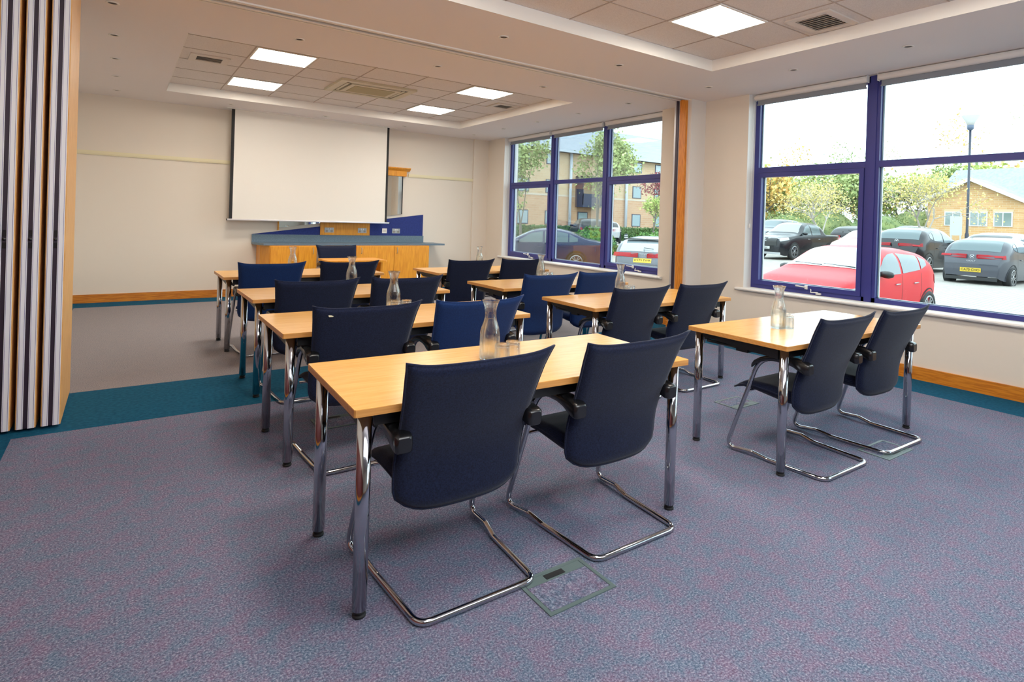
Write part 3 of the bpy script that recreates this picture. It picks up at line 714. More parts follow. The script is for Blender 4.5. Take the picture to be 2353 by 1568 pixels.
def car(name,label,loc,az,spec,paint,group='cars in the car park outside'):
    L,W,H=spec['L'],spec['W'],spec['H']; top=spec['top']; bl=spec['belt']
    def bot(x): return .20+.10*max(0,1-x/.35)**2+.12*max(0,1-(L-x)/.4)**2
    def ztop(x): return smooth_tab(top,x,spec.get('sm',.07))
    def belt(x): return min(lerp_tab(bl,x),ztop(x)-.02)
    def Wx(x):
        e=min(x,L-x); return W/2*(1-.20*max(0,1-e/.75)**2.2)
    n=4.5; tb=.30
    def side(x,z):
        zb=belt(x); w=Wx(x)
        if z<=zb:
            q=(zb-z)/max(.1,(zb-bot(x))); return w*(.985+.03*sin(min(1,q*1.1)*PI)*(.8)-.05*q*q)
        h=max(.02,ztop(x)-zb); s=min(.9999,(z-zb)/h); return w*.985*(1-s**n)**(1/n)*(1-tb*(z-zb))
    def topz(x,y):
        zb=belt(x);w=Wx(x)*.985; h=max(.02,ztop(x)-zb); k=1-tb*h; c=min(.9999,abs(y)/(w*k)); return zb+h*(1-c**n)**(1/n)
    def rearx(z):
        lo,hi=L*.55,L
        if z<=ztop(L): return L
        for _ in range(24):
            m=(lo+hi)/2
            if ztop(m)>z: lo=m
            else: hi=m
        return lo
    def frontx(z):
        lo,hi=0,L*.5
        if z<=ztop(0): return 0
        for _ in range(24):
            m=(lo+hi)/2
            if ztop(m)<z: lo=m
            else: hi=m
        return hi
    root=empty(name,loc,az); tag(root,label,'car' if 'pickup' not in name else 'pickup truck',group)
    # local: x along length with FRONT at x=0 -> map to -x' so that heading = +x local
    XF=Matrix(((-1,0,0,L/2),(0,-1,0,0),(0,0,1,0),(0,0,0,1)))
    def bld(b,nm,m,par=None): b.xf(XF); return b.build(nm,m,par or root)
    NS=72; b=MB(); nl,nu_=7,12
    def sec(s,t):
        x=L*s
        # t 0..1 around half then mirrored
        def half(q):
            zb=belt(x)
            if q<.36:
                z=bot(x)+(zb-bot(x))*(q/.36); return side(x,z),z
            th=(q-.36)/.64*PI/2; h=ztop(x)-zb; sz=sin(th)**(2/n) if th>0 else 0; sz=min(1,sz); z=zb+h*sz
            y=Wx(x)*.985*(max(0,cos(th))**(2/n))*(1-tb*(z-zb)); return y,z
        if t<=.5: y,z=half(t*2); return (x,y,z)
        y,z=half((1-t)*2); return (x,-y,z)
    NT=40; b.grid(sec,NS,NT)
    for i in (0,NS):
        b.face(tuple(i*(NT+1)+k for k in range(NT+1)),0,False)
    b.face
    body=bld(b,'body',paint)
    e=.006
    g=spec.get('glass',GLZ)
    # side windows
    for sg in (1,-1):
        for (xa,xb,lo,hi) in spec['side']:
            p=MB(); p.grid(lambda s,t:(lambda x,z:(x,sg*(side(x,z)+e),z))(xa+(xb-xa)*s, lerp_tab(lo,xa+(xb-xa)*s)*(1-t)+lerp_tab(hi,xa+(xb-xa)*s)*t),14,6)
            bld(p,'side_window',spec.get('sglass',g))
        if spec.get('lines'):
            p=MB()
            for (x,za,zb_) in spec['lines']: p.grid(lambda s,t:(x-.004+.008*s,sg*(side(x,za+(zb_-za)*t)+.003),za+(zb_-za)*t),1,10)
            bld(p,'door_gap',TRIM)
            p=MB()
            for x in spec['handles']: p.tube([(x,sg*(side(x,.80*H/1.45)+.012),.80*H/1.45-.0),(x+.17,sg*(side(x+.17,.80*H/1.45)+.012),.80*H/1.45+.005)],.012,6)
            bld(p,'door_handle',spec.get('hmat',paint))
        # wheels
        for wx in spec['wheels']:
            R=spec['R']
            p=MB(); pts=[]
            for k in range(25):
                a=PI*k/24*1.16-.08*PI; x=wx+(R+.055)*cos(a); z=R+(R+.055)*sin(a)
                z=max(z,bot(x)); pts.append((x,sg*(side(x,min(z,belt(x)))+.004),z))
            p.poly(pts); bld(p,'wheel_arch',ARCH)
            yo=W/2+.012
            w_=MB(); w_.lathe([(R*.62,-.20),(R*.93,-.20),(R,-.17),(R,-.03),(R*.95,-.004),(R*.72,0),(R*.70,-.02),(R*.62,-.05)],28,(0,0,0),0,1,'y',False)
            for i in range(len(w_.v)): w_.v[i]=(w_.v[i][0]+wx,sg*(w_.v[i][1]+yo),w_.v[i][2]+R)
            wo=bld(w_,'wheel',TYRE)
            rm=MB(); rm.lathe([(R*.60,-.005),(R*.71,-.002),(R*.71,-.03),(R*.60,-.03)],28,(0,0,0),0,1,'y',False)
            for k in range(10):
                a=2*PI*k/10+(.1 if k%2 else -.1); c_,s_=cos(a),sin(a); hw=.018
                q=[(R*.08*c_-hw*s_,R*.08*s_+hw*c_),(R*.08*c_+hw*s_,R*.08*s_-hw*c_),(R*.66*c_+hw*.8*s_,R*.66*s_-hw*.8*c_),(R*.66*c_-hw*.8*s_,R*.66*s_+hw*.8*c_)]
                rm.prism(q,-.03,-.010,0,'y')
            rm.lathe([(.001,-.006),(R*.16,-.008),(R*.16,-.03),(.001,-.03)],14,(0,0,0),0,1,'y')
            i0=len(rm.v); rm.lathe([(.001,-.05),(R*.62,-.05),(R*.62,-.06),(.001,-.06)],20,(0,0,0),1,1,'y')
            for i in range(len(rm.v)): rm.v[i]=(rm.v[i][0]+wx,sg*(rm.v[i][1]+yo),rm.v[i][2]+R)
            bld(rm,'rim',[RIM,ARCH],wo)
        # mirror
        if spec.get('mirror'):
            mx,mz=spec['mirror']; p=MB(); y=side(mx,mz)
            p.lathe([(.001,-.12),(.05,-.11),(.075,-.03),(.075,.03),(.05,.10),(.001,.12)],12,(0,0,0),0,1,'y')
            for i in range(len(p.v)): p.v[i]=(p.v[i][0]*.8+mx,sg*(p.v[i][1]+y+.11),p.v[i][2]*.85+mz)
            bld(p,'door_mirror',spec.get('mmat',paint))
        for (xa,xb,za,zb_,mt,nm) in spec.get('sidepatch',[]):
            p=MB(); p.grid(lambda s,t:(lambda x,z:(x,sg*(side(x,z)+.008),z))(xa+(xb-xa)*s,za[0]*(1-s)*(1-t)+za[1]*s*(1-t)+zb_[0]*(1-s)*t+zb_[1]*s*t),10,5); bld(p,nm,mt)
    # windscreen, rear glass as patches over the top surface
    for (xa,xb,fr,nm,mt) in spec['over']:
        p=MB(); 
        def ov(s,t):
            x=xa+(xb-xa)*s; zb=belt(x); h=ztop(x)-zb; w=Wx(x)*.985*(1-tb*h)*(fr[0]*(1-s)+fr[1]*s); y=w*(2*t-1); return (x,y,topz(x,y)+.007)
        p.grid(ov,16,18); bld(p,nm,mt)
    # rear/front panels: (end, y0,y1,z0,z1,mat,name)
    for (en,y0,y1,z0,z1,mt,nm) in spec.get('ends',[]):
        p=MB()
        def ef(s,t):
            z=z0+(z1-z0)*t; y=y0+(y1-y0)*s
            x=(rearx(z)+.012) if en=='r' else (frontx(z)-.012); return (x,y,z)
        p.grid(ef,6,6); bld(p,nm,mt)
    def endM(en,z,dy=0):
        x=(rearx(z)+.022) if en=='r' else (frontx(z)-.022)
        # text faces outwards. rear: normal +x(build) ; in root coords after XF
        P=XF@Vector((x,dy,z)); nx=-1 if en=='r' else 1
        X_=Vector((0,nx,0)); Y_=Vector((0,0,1)); Z_=X_.cross(Y_)
        return Matrix(((X_.x,Y_.x,Z_.x,P.x),(X_.y,Y_.y,Z_.y,P.y),(X_.z,Y_.z,Z_.z,P.z),(0,0,0,1)))
    for (en,z,s,size,wd,mt,nm) in spec.get('text',[]): text_obj(s,size,mt,root,endM(en,z),nm,wd)
    for (en,z,y,rad,mt,tr_) in spec.get('rings',[]):
        A=endM(en,z,y); p=MB(); p.tube([A@Vector((rad*cos(2*PI*k/24),rad*sin(2*PI*k/24),0)) for k in range(24)],tr_,6,closed=True); p.build('emblem',mt,root)
    for (en,pts,mt,nm) in spec.get('marks',[]):
        z=sum(q[1] for q in pts)/len(pts); A=endM(en,z); p=MB(); p.prism([(q[0],q[1]-z) for q in pts],0,.006); p.xf(A); p.build(nm,mt,root)
    return root
EMB=mat('chrome_emblem',(235,235,238),.2,.6)
PLX=mat('plate_lettering',(18,18,18),.6)
def hatch(L,W,H,**k):
    f=H/1.45; q=L/4.06
    top=[(0,.66*f),(.12*q,.76*f),(.45*q,.90*f),(.98*q,1.02*f),(1.25*q,1.13*f),(1.75*q,1.40*f),(2.1*q,1.45*f),(2.8*q,1.44*f),(3.35*q,1.37*f),(3.6*q,1.26*f),(3.86*q,.98*f),(3.98*q,.86*f),(4.06*q,.62*f)]
    belt=[(0,.62*f),(.5*q,.82*f),(1.1*q,.92*f),(2.2*q,.96*f),(3.4*q,1.02*f),(4.06*q,.9*f)]
    d=dict(L=L,W=W,H=H,top=top,belt=belt,R=.315*f,wheels=[.82*q,3.40*q],mirror=(1.45*q,1.0*f),
      side=[(1.32*q,2.22*q,[(1.32*q,.965*f),(2.22*q,.985*f)],[(1.32*q,.985*f),(1.75*q,1.26*f),(2.0*q,1.335*f),(2.22*q,1.35*f)]),
            (2.30*q,3.02*q,[(2.3*q,.99*f),(3.02*q,1.04*f)],[(2.3*q,1.35*f),(3.02*q,1.30*f)]),(3.07*q,3.32*q,[(3.07*q,1.05*f),(3.32*q,1.12*f)],[(3.07*q,1.29*f),(3.32*q,1.22*f)])],
      lines=[(1.28*q,.32,.93*f),(2.26*q,.30,.97*f),(3.05*q,.52*f,.98*f)],handles=[1.98*q,2.72*q],
      over=[(1.12*q,1.86*q,(.93,.86),'windscreen',GLZ),(3.42*q,3.84*q,(.84,.88),'rear_window',GLD)],
      sidepatch=[(.10*q,.62*q,(.60*f,.72*f),(.74*f,.80*f),LAMP,'headlight'),(3.72*q,4.03*q,(.80*f,.72*f),(.95*f,.86*f),TAIL,'tail_light')],
      ends=[('f',-.52,.52,.30,.46,TRIM,'grille'),('f',-.26,.26,.48,.58,WPL,'number_plate'),('r',-.8*W/2,-.42*W,.0+.78*f,.92*f,TAIL,'tail_light')])
    d['ends']=d['ends'][:2]
    d.update(k); return d
PR=mat('red_car_paint',(255,20,38),.5,spec=.2,coat=.12); PG=mat('dark_grey_car_paint',(84,86,96),.3,spec=.2,coat=.25); PB=mat('black_car_paint',(26,28,36),.25,spec=.2,coat=.22)
PN=mat('dark_blue_car_paint',(40,44,92),.25,spec=.2,coat=.25); PS=mat('silver_car_paint',(196,202,206),.3,.3,coat=.8); PW=mat('white_car_paint',(232,234,236),.3,coat=.8); PA=mat('pale_grey_car_paint',(112,116,124),.3,spec=.3,coat=.3)
def place(x,y): return (x,y,gz(x,y))
# red hatchback, nose towards the building
cl=hatch(4.06,1.73,1.45); cl['over'][0]=(1.12,1.86,(.93,.86),'windscreen',mat('sky_lit_windscreen',(186,200,206),.05,spec=1,coat=1)); cl['mmat']=TRIM; cl['hmat']=EMB  # pale sky reflection put into the windscreen colour
cl['ends']=[('f',-.5,.5,.28,.42,TRIM,'grille'),('f',-.26,.26,.46,.57,WPL,'number_plate')]
rc=car('parked_car','bright red hatchback parked nose-in just outside the near window',(11.34,5.64,-.385),PI,cl,PR)
# wipers on it
w=MB()
XFc=lambda x,y,z:(4.06/2-x,-y,z)
for (a,b_) in (((1.16,-.55,1.10),(1.22,.05,1.12)),((1.16,.05,1.10),(1.22,.60,1.115))): w.tube([XFc(*a),XFc(*b_)],.010,6)
w.build('wiper',TRIM,rc)
# dark grey hatchback rear with yellow plate
go=hatch(4.25,1.68,1.46,glass=GLD,sglass=GLZ)
go['over'][1]=(3.55,3.98,(.80,.86),'rear_window',GLZ)
go['ends']=[('r',-.26,.26,.44,.56,YPL,'number_plate'),('r',-.80,-.54,.885,.945,TAIL,'tail_light'),('r',.54,.80,.885,.945,TAIL,'tail_light'),('r',-.66,.66,.20,.30,TRIM,'bumper_trim')]
go['sidepatch']=[(3.98,4.2,(.84,.84),(.96,.95),TAIL,'tail_light')]
go['text']=[('r',.50,'CA70 CHO',.10,.46,PLX,'lettering'),('r',.76,'GOLF',.055,.22,EMB,'lettering')]
go['rings']=[('r',.89,0,.055,EMB,.007)]; go['marks']=[('r',[(-.042,.925),(-.028,.925),(-.012,.89),(0,.915),(.012,.89),(.028,.925),(.042,.925),(.016,.86),(0,.888),(-.016,.86)],EMB,'emblem')]
car('parked_car','dark grey hatchback with yellow rear number plate beyond the red car',(22.5,6.60,-.20),0,go,PG)
# black suv left of it
su=hatch(4.4,1.80,1.67,glass=GLD,sglass=GLZ); su['R']=.36; su['over'][1]=(3.68,4.1,(.80,.88),'rear_window',GLZ)
su['ends']=[('r',-.82,-.58,.99,1.04,TAIL,'tail_light'),('r',.58,.82,.99,1.04,TAIL,'tail_light'),('r',-.26,.26,.62,.73,YPL,'number_plate'),('r',-.75,.75,.22,.42,TRIM,'bumper_trim')]
su['sidepatch']=[(4.1,4.36,(.98,.98),(1.10,1.07),TAIL,'tail_light')]; su['rings']=[('r',1.16,0,.06,EMB,.008)]
su['marks']=[('r',[(-.045,1.20),(-.03,1.20),(-.012,1.16),(0,1.19),(.012,1.16),(.03,1.20),(.045,1.20),(.016,1.125),(0,1.155),(-.016,1.125)],EMB,'emblem')]
car('parked_car','black sport utility car with its tail towards us, left of the grey hatchback',(24.9,9.72,-.14),0,su,PB)
# pickup truck
pk=dict(L=5.3,W=1.82,H=1.78,R=.39,sm=.05,top=[(0,.86),(.08,1.02),(.5,1.12),(1.15,1.18),(1.35,1.24),(2.0,1.70),(2.4,1.78),(3.1,1.77),(3.5,1.66),(3.72,1.24),(3.8,1.20),(5.2,1.20),(5.3,1.16)],
 belt=[(0,.82),(1.2,1.08),(3.6,1.14),(5.3,1.14)],wheels=[.98,4.05],mirror=(1.75,1.24),
 side=[(1.62,2.42,[(1.62,1.17),(2.42,1.18)],[(1.62,1.19),(2.05,1.55),(2.42,1.66)]),(2.5,3.25,[(2.5,1.18),(3.25,1.2)],[(2.5,1.66),(3.25,1.6)])],
 lines=[(1.5,.4,1.1),(2.46,.38,1.14),(3.4,.4,1.12),(3.74,.4,1.15)],handles=[2.1,3.0],hmat=EMB,over=[(1.42,2.12,(.92,.84),'windscreen',mat('pickup_windscreen',(150,160,168),.05,spec=1))],
 sidepatch=[(.05,.55,(.86,.94),(1.02,1.06),LAMP,'headlight'),(5.1,5.29,(.8,.8),(1.12,1.12),TAIL,'tail_light')],
 ends=[('f',-.6,.6,.66,1.0,TRIM,'grille'),('f',-.26,.26,.50,.62,WPL,'number_plate'),('f',-.80,.80,.26,.36,EMB,'skid_plate')],
 text=[('f',.56,'SBU',.10,.26,PLX,'lettering')],
 marks=[('f',[(0,.90),(.035,.96),(0,1.0),(-.035,.96)],EMB,'emblem'),('f',[(0,.90),(.07,.90),(.10,.85),(.035,.85)],EMB,'emblem'),('f',[(0,.90),(-.07,.90),(-.10,.85),(-.035,.85)],EMB,'emblem')])
car('pickup_truck','black double-cab pickup truck facing us at the left of the near window view',(27.1,16.05,-.14),PI,pk,PB)
va=hatch(4.9,1.9,1.95); va['R']=.35
car('parked_car','dark van-like car parked behind the black pickup truck',(32.5,20.6,-.1),PI,va,PG)
car('parked_car','dark estate car with only its roof showing beyond the pickup bed',(36.5,17.5,.1),0,hatch(4.4,1.8,1.5),PB)
rw=hatch(4.1,1.76,1.5); rw['over'][0]=(1.12,1.86,(.93,.86),'windscreen',mat('sky_white_windscreen',(215,225,228),.05,spec=1))  # windscreen colour whitened to carry the reflected sky
car('parked_car','pale red car facing us between the pickup and the black utility car',(27.6,12.9,-.12),PI,rw,mat('pink_red_paint',(206,64,78),.3,coat=1))
car('parked_car','white car in the far row under the bare tree',(43.5,17.6,.25),PI,hatch(4.2,1.8,1.5),PW)
car('parked_car','silver car roof showing just behind the dark grey hatchback',(29.6,8.4,-.05),0,hatch(4.5,1.8,1.48),PS)
# saloon seen through the far window
sd=dict(L=4.7,W=1.8,H=1.48,R=.33,sm=.10,top=[(0,.62),(.1,.74),(.5,.86),(1.05,.96),(1.3,1.04),(2.0,1.40),(2.4,1.47),(3.0,1.46),(3.5,1.36),(4.0,1.14),(4.4,1.06),(4.62,1.0),(4.7,.62)],
 belt=[(0,.58),(.6,.80),(1.3,.92),(3.2,.98),(4.3,.98),(4.7,.9)],wheels=[.92,3.62],mirror=(1.55,1.0),
 side=[(1.5,2.42,[(1.5,.95),(2.42,.98)],[(1.5,.98),(2.0,1.28),(2.42,1.37)]),(2.5,3.32,[(2.5,.98),(3.32,1.0)],[(2.5,1.37),(2.9,1.38),(3.32,1.30)]),(3.36,3.66,[(3.36,1.0),(3.66,1.03)],[(3.36,1.29),(3.66,1.15)])],
 lines=[(1.38,.3,.92),(2.46,.3,.96),(3.36,.5,.97)],handles=[2.2,3.05],over=[(1.2,2.1,(.93,.85),'windscreen',GLZ),(3.45,4.0,(.86,.9),'rear_window',GLD)],
 sidepatch=[(.08,.5,(.6,.68),(.72,.8),LAMP,'headlight'),(4.45,4.69,(.84,.80),(.98,.96),TAIL,'tail_light')],ends=[('r',-.26,.26,.6,.71,YPL,'number_plate')])
az=math.atan2(.61,-.79); hx,hy=cos(az),sin(az)
# rear near wheel at (13,15.9): centre = wheel + heading*(3.62-2.35)+ left(away) * W/2
nx,ny=hy,-hx
if nx*13+ny*15.9<0: nx,ny=-nx,-ny
cx,cy=13.0+hx*1.27+nx*.9, 15.9+hy*1.27+ny*.9
car('parked_car','dark blue saloon seen side-on through the far window',(cx,cy,-.39),az,sd,PN)
# grey hatch rear at right edge of far window
au=hatch(4.35,1.80,1.43,glass=GLD); au['R']=.33; au['over'][1]=(3.62,4.10,(.80,.9),'rear_window',mat('sky_lit_rear_glass',(176,190,196),.05,spec=1,coat=1))  # rear glass colour holds a painted sky reflection
au['ends']=[('r',-.26,.26,.70,.82,YPL,'number_plate'),('r',-.86,-.36,.86,.97,TAIL,'tail_light'),('r',.36,.86,.86,.97,TAIL,'tail_light')]
au['sidepatch']=[(4.1,4.32,(.84,.84),(.97,.95),TAIL,'tail_light')]
au['text']=[('r',.76,'KS73 DYB',.10,.46,PLX,'lettering')]
au['rings']=[('r',.915,-.075+.05*k,.034,EMB,.005) for k in range(4)]
az=math.radians(90-56); hx,hy=cos(az),sin(az)
ac=car('parked_car','grey hatchback with four-ring badge and yellow plate at the far window corner',(12.20+hx*2.15,11.93+hy*2.15,-.47),az,au,PA)
s=MB(); s.prism([(-.62,0),(.62,0),(.58,.07),(-.58,.07)],0,.22,0,'x'); 
sp=MB(); sp.box(-1.62,-1.40,-.60,.60,1.355,1.375); sp.build('roof_spoiler',TRIM,ac)
wp=MB(); wp.tube([(-1.99,-.02,1.03),(-1.88,.0,1.12),(-1.90,-.28,1.09)],.010,6); wp.build('rear_wiper',TRIM,ac)
car('parked_car','small dark hatchback between the bushes beyond the saloon',(23.5,27.7,.05),math.radians(62),hatch(3.9,1.7,1.5),PB)
car('parked_car','white car partly hidden behind the tree trunk, right of the small dark hatchback',(27.6,30.9,.0),math.radians(62),hatch(4.0,1.7,1.45),PW)

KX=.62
# ------------------------------------------------------------------ brick building beyond far window
BR=brick_mat('pale_brick',(232,200,160),(222,184,142),(226,208,184),1.6); BRL=brick_mat('salmon_brick',(226,180,142),(214,164,126),(222,196,170),1.6)
SLATE=mat('grey_slate_roof',(158,166,178),.7,noise=(1.2,(136,146,160),.4,.7,(1,4,4))); WF=mat('dark_window_frame',(58,66,96),.5); WG=mat('window_curtain_glass',(176,200,208),.08,spec=.9); PIPE=mat('pale_downpipe',(206,216,228),.5)
bd=empty('brick_building',(35,39.2,0)); tag(bd,'long three-storey pale brick building with grey slate roof seen through the far window','building')
def Bb(b,n,m,par=None): return b.build(n,m,par or bd)
Bb(MB().box(-13,17,0,10,-.5,3.45),'wall',BRL); Bb(MB().box(-13,17,0,10,3.45,7.1),'wall',BR)
b=MB(); b.prism([(-.7,7.15),(5,10.5),(10.7,7.15)],-13.5,17.4,0,'x'); Bb(b,'roof',SLATE)
Bb(MB().box(-13.5,17.4,-.78,-.62,7.08,7.26),'gutter',PIPE); Bb(MB().box(-13,17,-.02,0,3.40,3.52),'stone_band',mat('stone_band',(232,216,196),.8))
colx=[-8.7,-5.9,-2.4,.4+.0,4.1,7.0,11.0,14.0]
for x in colx:
    for (za,zb_) in ((1.0,2.15),(3.62,4.75),(6.02,6.98)):
        if x==-2.4 and za>1.5: continue
        w_=MB().box(x-.56,x+.56,-.04,.02,za,zb_).build('window',WF,bd)
        MB().box(x-.48,x+.48,-.05,-.035,za+.07,zb_-.07).build('pane',WG,w_)
for x in (-3.97,2.6,9.5): MB().lathe([(.13,0),(.13,7.1)],10,(x,-.2,0)).build('downpipe',PIPE,bd)
b=MB(); b.box(-3.3,-.9,-1.1,-.05,2.55,2.75); b.box(-3.3,-.9,-1.1,-1.05,2.75,3.7); b.box(-3.3,-3.25,-1.1,-.05,2.75,5.2); b.box(-.95,-.9,-1.1,-.05,2.75,5.2); b.box(-3.3,-.9,-1.1,-.05,5.1,5.2); b.build('balcony',WF,bd)
b=MB().box(-9.9,-9.35,-.25,0,-.5,7.1).build('brick_pier',brick_mat('red_brick',(176,126,100),(160,108,86),(180,150,130),1.6),bd)

# ------------------------------------------------------------------ brick bungalow beyond near window
GB=brick_mat('yellow_brick',(238,190,130),(224,168,108),(232,206,170),1.9,'YZ')
bg=empty('brick_bungalow',(52,16.9,0)); tag(bg,'single-storey yellow brick gabled bungalow across the car park','building')
HB=2.95
b=MB(); b.prism([(-HB,-.3),(HB,-.3),(HB,3.85),(0,5.35),(-HB,3.85)],0,3,0,'x'); b.build('gable_wall',GB,bg)
b=MB()
for s in (-1,1):
    p=[(s*(-0.0),5.52),(s*(HB+.3),3.86),(s*(HB+.3),3.70),(0,5.36)]
    b.prism(p,-.5,3,0,'x')
b.build('roof',SLATE,bg)
b=MB()
for s in (-1,1): b.prism([(0,5.56),(s*(HB+.35),3.88),(s*(HB+.35),3.60),(0,5.28)],-.58,-.5,0,'x')
b.build('barge_board',mat('white_barge_board',(244,242,240),.6),bg)
WWF=mat('white_window_frame',(244,244,244),.5); DG=mat('dim_window_glass',(124,142,136),.08,spec=.8)
for yc in (1.18,-.46,-1.96):
    f=MB(); f.box(-.05,.02,yc-.57,yc+.57,1.90,2.98); fo=f.build('window',WWF,bg)
    for s in (-1,1): MB().box(-.07,-.04,yc+s*.265-.225,yc+s*.265+.225,1.97,2.91).build('pane',DG,fo)
    MB().box(-.03,.01,yc-.62,yc+.62,2.98,3.15).build('lintel',mat('lintel',(236,204,160),.8),bg)
# building behind it
b2=empty('long_roofed_building',(55.2,0,0)); tag(b2,'low building with a wide grey roof behind the brick bungalow','building')
MB().box(.3,11,-20,20.3,0,4.0).build('wall',GB,b2); b=MB(); b.prism([(-.15,4.1),(5,6.9),(11.5,4.0)],-20,20.8,0,'y'); b.build('roof',SLATE,b2)

# ------------------------------------------------------------------ lamp post, sign, bollards, hedges
r=empty('street_lamp',(35.35,11.65,.0)); tag(r,'tall dark street lamp post with a white conical head in the car park','lamp post')
MB().lathe([(.09,-.1),(.09,1.3),(.06,1.4),(.055,6.7),(.001,6.7)],12).build('pole',mat('blue_grey_post',(36,44,66),.5),r)
MB().lathe([(.06,6.65),(.14,6.7),(.16,6.9),(.10,6.95),(.001,6.95)],16).build('lamp_collar',mat('lamp_collar',(84,100,126),.5),r)
MB().lathe([(.14,6.9),(.22,7.1),(.40,7.38),(.41,7.45),(.30,7.5),(.001,7.52)],20).build('lamp_head',mat('opal_lamp_head',(226,226,224),.4),r)
r=empty('sign_post',(42.5,14.6,.2)); tag(r,'white blank notice board on posts in front of the bungalow','sign')
MB().box(-.03,.03,-.32,.32,1.0,2.2).build('board',WPL,r)
for s in (-1,1): MB().box(-.03,.03,s*.25-.03,s*.25+.03,-.2,1.0).build('post',PIPE,r)
BLK=mat('bollard_black',(30,36,46),.5)
for i,(x,y,h) in enumerate(((18.98,19.62,1.0),(27.75,29.3,1.0))):
    r=empty('bollard',(x,y,gz(x,y))); tag(r,'black bollard with white bands, '+['nearer one beside the grey hatchback','farther one in front of the hedge'][i],'bollard','striped bollards outside')
    MB().lathe([(.085,0),(.085,.95),(.06,1.0),(.001,1.01)],12).build('post',BLK,r)
    MB().lathe([(.087,.80),(.087,.86)],12).build('band',WPL,r); MB().lathe([(.087,.90),(.087,.94)],12).build('band',WPL,r)
LG=leaf_mat('hedge_green',(96,132,60),(58,98,36)); LG2=leaf_mat('bush_green',(112,160,60),(60,112,40))
def bush(name,label,cx,cy,rx,ry,h,n,lm,cat='bush'):
    z=gz(cx,cy); r=empty(name,(cx,cy,z)); tag(r,label,cat)
    b=MB()
    b.grid(lambda s,t:(rx*.9*cos(2*PI*s)*sin(PI*t*.5+.02),ry*.9*sin(2*PI*s)*sin(PI*t*.5+.02),h*.88*cos(PI*t*.5)),20,8)
    for k in range(n):
        a=random.uniform(0,2*PI); t=random.uniform(0,1)**.7; q=math.acos(1-t); rr_=random.uniform(.88,1.05)
        b.leaf((rx*rr_*cos(a)*sin(q),ry*rr_*sin(a)*sin(q),h*rr_*cos(q)+.03),.14)
    b.build('foliage',lm,r); MB().lathe([(.05,0),(.04,h*.5)],6).build('stem',M['dark'],r)
bush('rounded_bush','large round green bush behind the saloon outside the far window',18.1,20.9,1.25,1.0,1.25,1600,LG2)
bush('rounded_bush','smaller green bush behind the grey hatchback outside',20.9,19.9,1.2,1.0,1.1,1200,LG2)
r=empty('clipped_hedge',(29,33.0,-.05)); tag(r,'long low clipped green hedge in front of the brick building','hedge')
b=MB(); b.box(-9,10,-.5,.5,0,1.0)
for k in range(4000): b.leaf((random.uniform(-9,10),random.choice((-.55,random.uniform(-.5,.5))),random.uniform(0,1.05) ),.2)
b.build('foliage',LG,r)
# ------------------------------------------------------------------ trees
BARK=mat('grey_bark',(128,118,106),.9); 
def tree(name,label,x,y,h,cw,trunk,lm,nleaf,ls,base=.35,depth=4,group=None,tr=.09,z=None,spread=.55,bark=None):
    z=gz(x,y) if z is None else z
    r=empty(name,(x,y,z)); tag(r,label,'tree',group)
    wood=MB(); tips=[]
    def br(p,d,l,rad,k):
        q=p+d*l; wood.tube([p,p+d*l*.5+Vector((random.uniform(-1,1),random.uniform(-1,1),0))*l*.04,q],[rad,rad*.82,rad*.62],5,caps=False); tips.append((p+d*l*.6)); tips.append(q)
        if k<=0: return
        for _ in range(3 if k>1 else 3):
            nd=(d+Vector((random.gauss(0,1),random.gauss(0,1),random.gauss(.12,.6)))*spread).normalized(); br(q,nd,l*random.uniform(.62,.85),rad*.58,k-1)
    t0=Vector((0,0,-.05)); wood.tube([t0,Vector((.02,0,h*base*.5)),Vector((0,.03,h*base))],[tr*1.15,tr,tr*.85],8,caps=False)
    for _ in range(4):
        a=random.uniform(0,2*PI); d=Vector((cos(a)*.55*cw/h*1.6,sin(a)*.55*cw/h*1.6,1)).normalized(); br(Vector((0,.03,h*base)),d,h*.24,tr*.55,depth-1)
    # fit to crown box
    mz=max(t.z for t in tips); mr=sorted(math.hypot(t.x,t.y) for t in tips)[int(len(tips)*.93)]
    def fit(v):
        v=Vector(v)
        if v.z>h*base: k=(v.z-h*base)/(mz-h*base); v.z=h*base+k*(h-h*base); f=1+(cw/max(.1,mr)-1)*min(1,k*4+.15); v.x*=f; v.y*=f
        return v
    wood.v=[tuple(fit(v)) for v in wood.v]; tips=[fit(t) for t in tips if t.z>h*base*1.15]
    wood.build('trunk',bark or BARK,r,fixn=False)
    lf=MB()
    for k in range(nleaf):
        t=random.choice(tips); s_=cw*.11; lf.leaf(t+Vector((random.gauss(0,s_),random.gauss(0,s_),random.gauss(0,s_))),ls*random.uniform(.6,1.3))
    lf.build('foliage',lm,r,fixn=False)
YL=leaf_mat('yellow_leaves',(255,236,150),(240,220,120)); OG=leaf_mat('olive_leaves',(206,216,140),(158,180,104)); OR=leaf_mat('orange_leaves',(255,196,100),(246,216,120)); DGN=leaf_mat('dark_green_leaves',(150,176,112),(186,200,116)); RD=leaf_mat('red_leaves',(176,80,84),(140,70,80)); LGN=leaf_mat('light_green_leaves',(226,232,130),(184,208,110)); PALE=leaf_mat('pale_leaves',(250,240,200),(230,230,190))
PB_=mat('pale_bark',(196,186,176),.9); PBL=mat('silvery_bark',(255,250,244),.9)
tree('sparse_tree','half-bare yellow-leaved tree standing behind the black pickup truck',31.4,17.1,3.9,2.5,0,YL,2400,.115,.22,5,None,.07,.1,.6,PB_)
tree('sparse_tree','half-bare yellow-leaved tree left of the brick bungalow',33.9,13.1,4.3,2.6,0,YL,2400,.115,.2,5,None,.08,.1,.6,PB_)
tree('leafy_tree','slim green tree nearest the back-corner edge of the far window',16.7,25.0,5.9,1.35,0,OG,4200,.17,.2,4,None,.08)
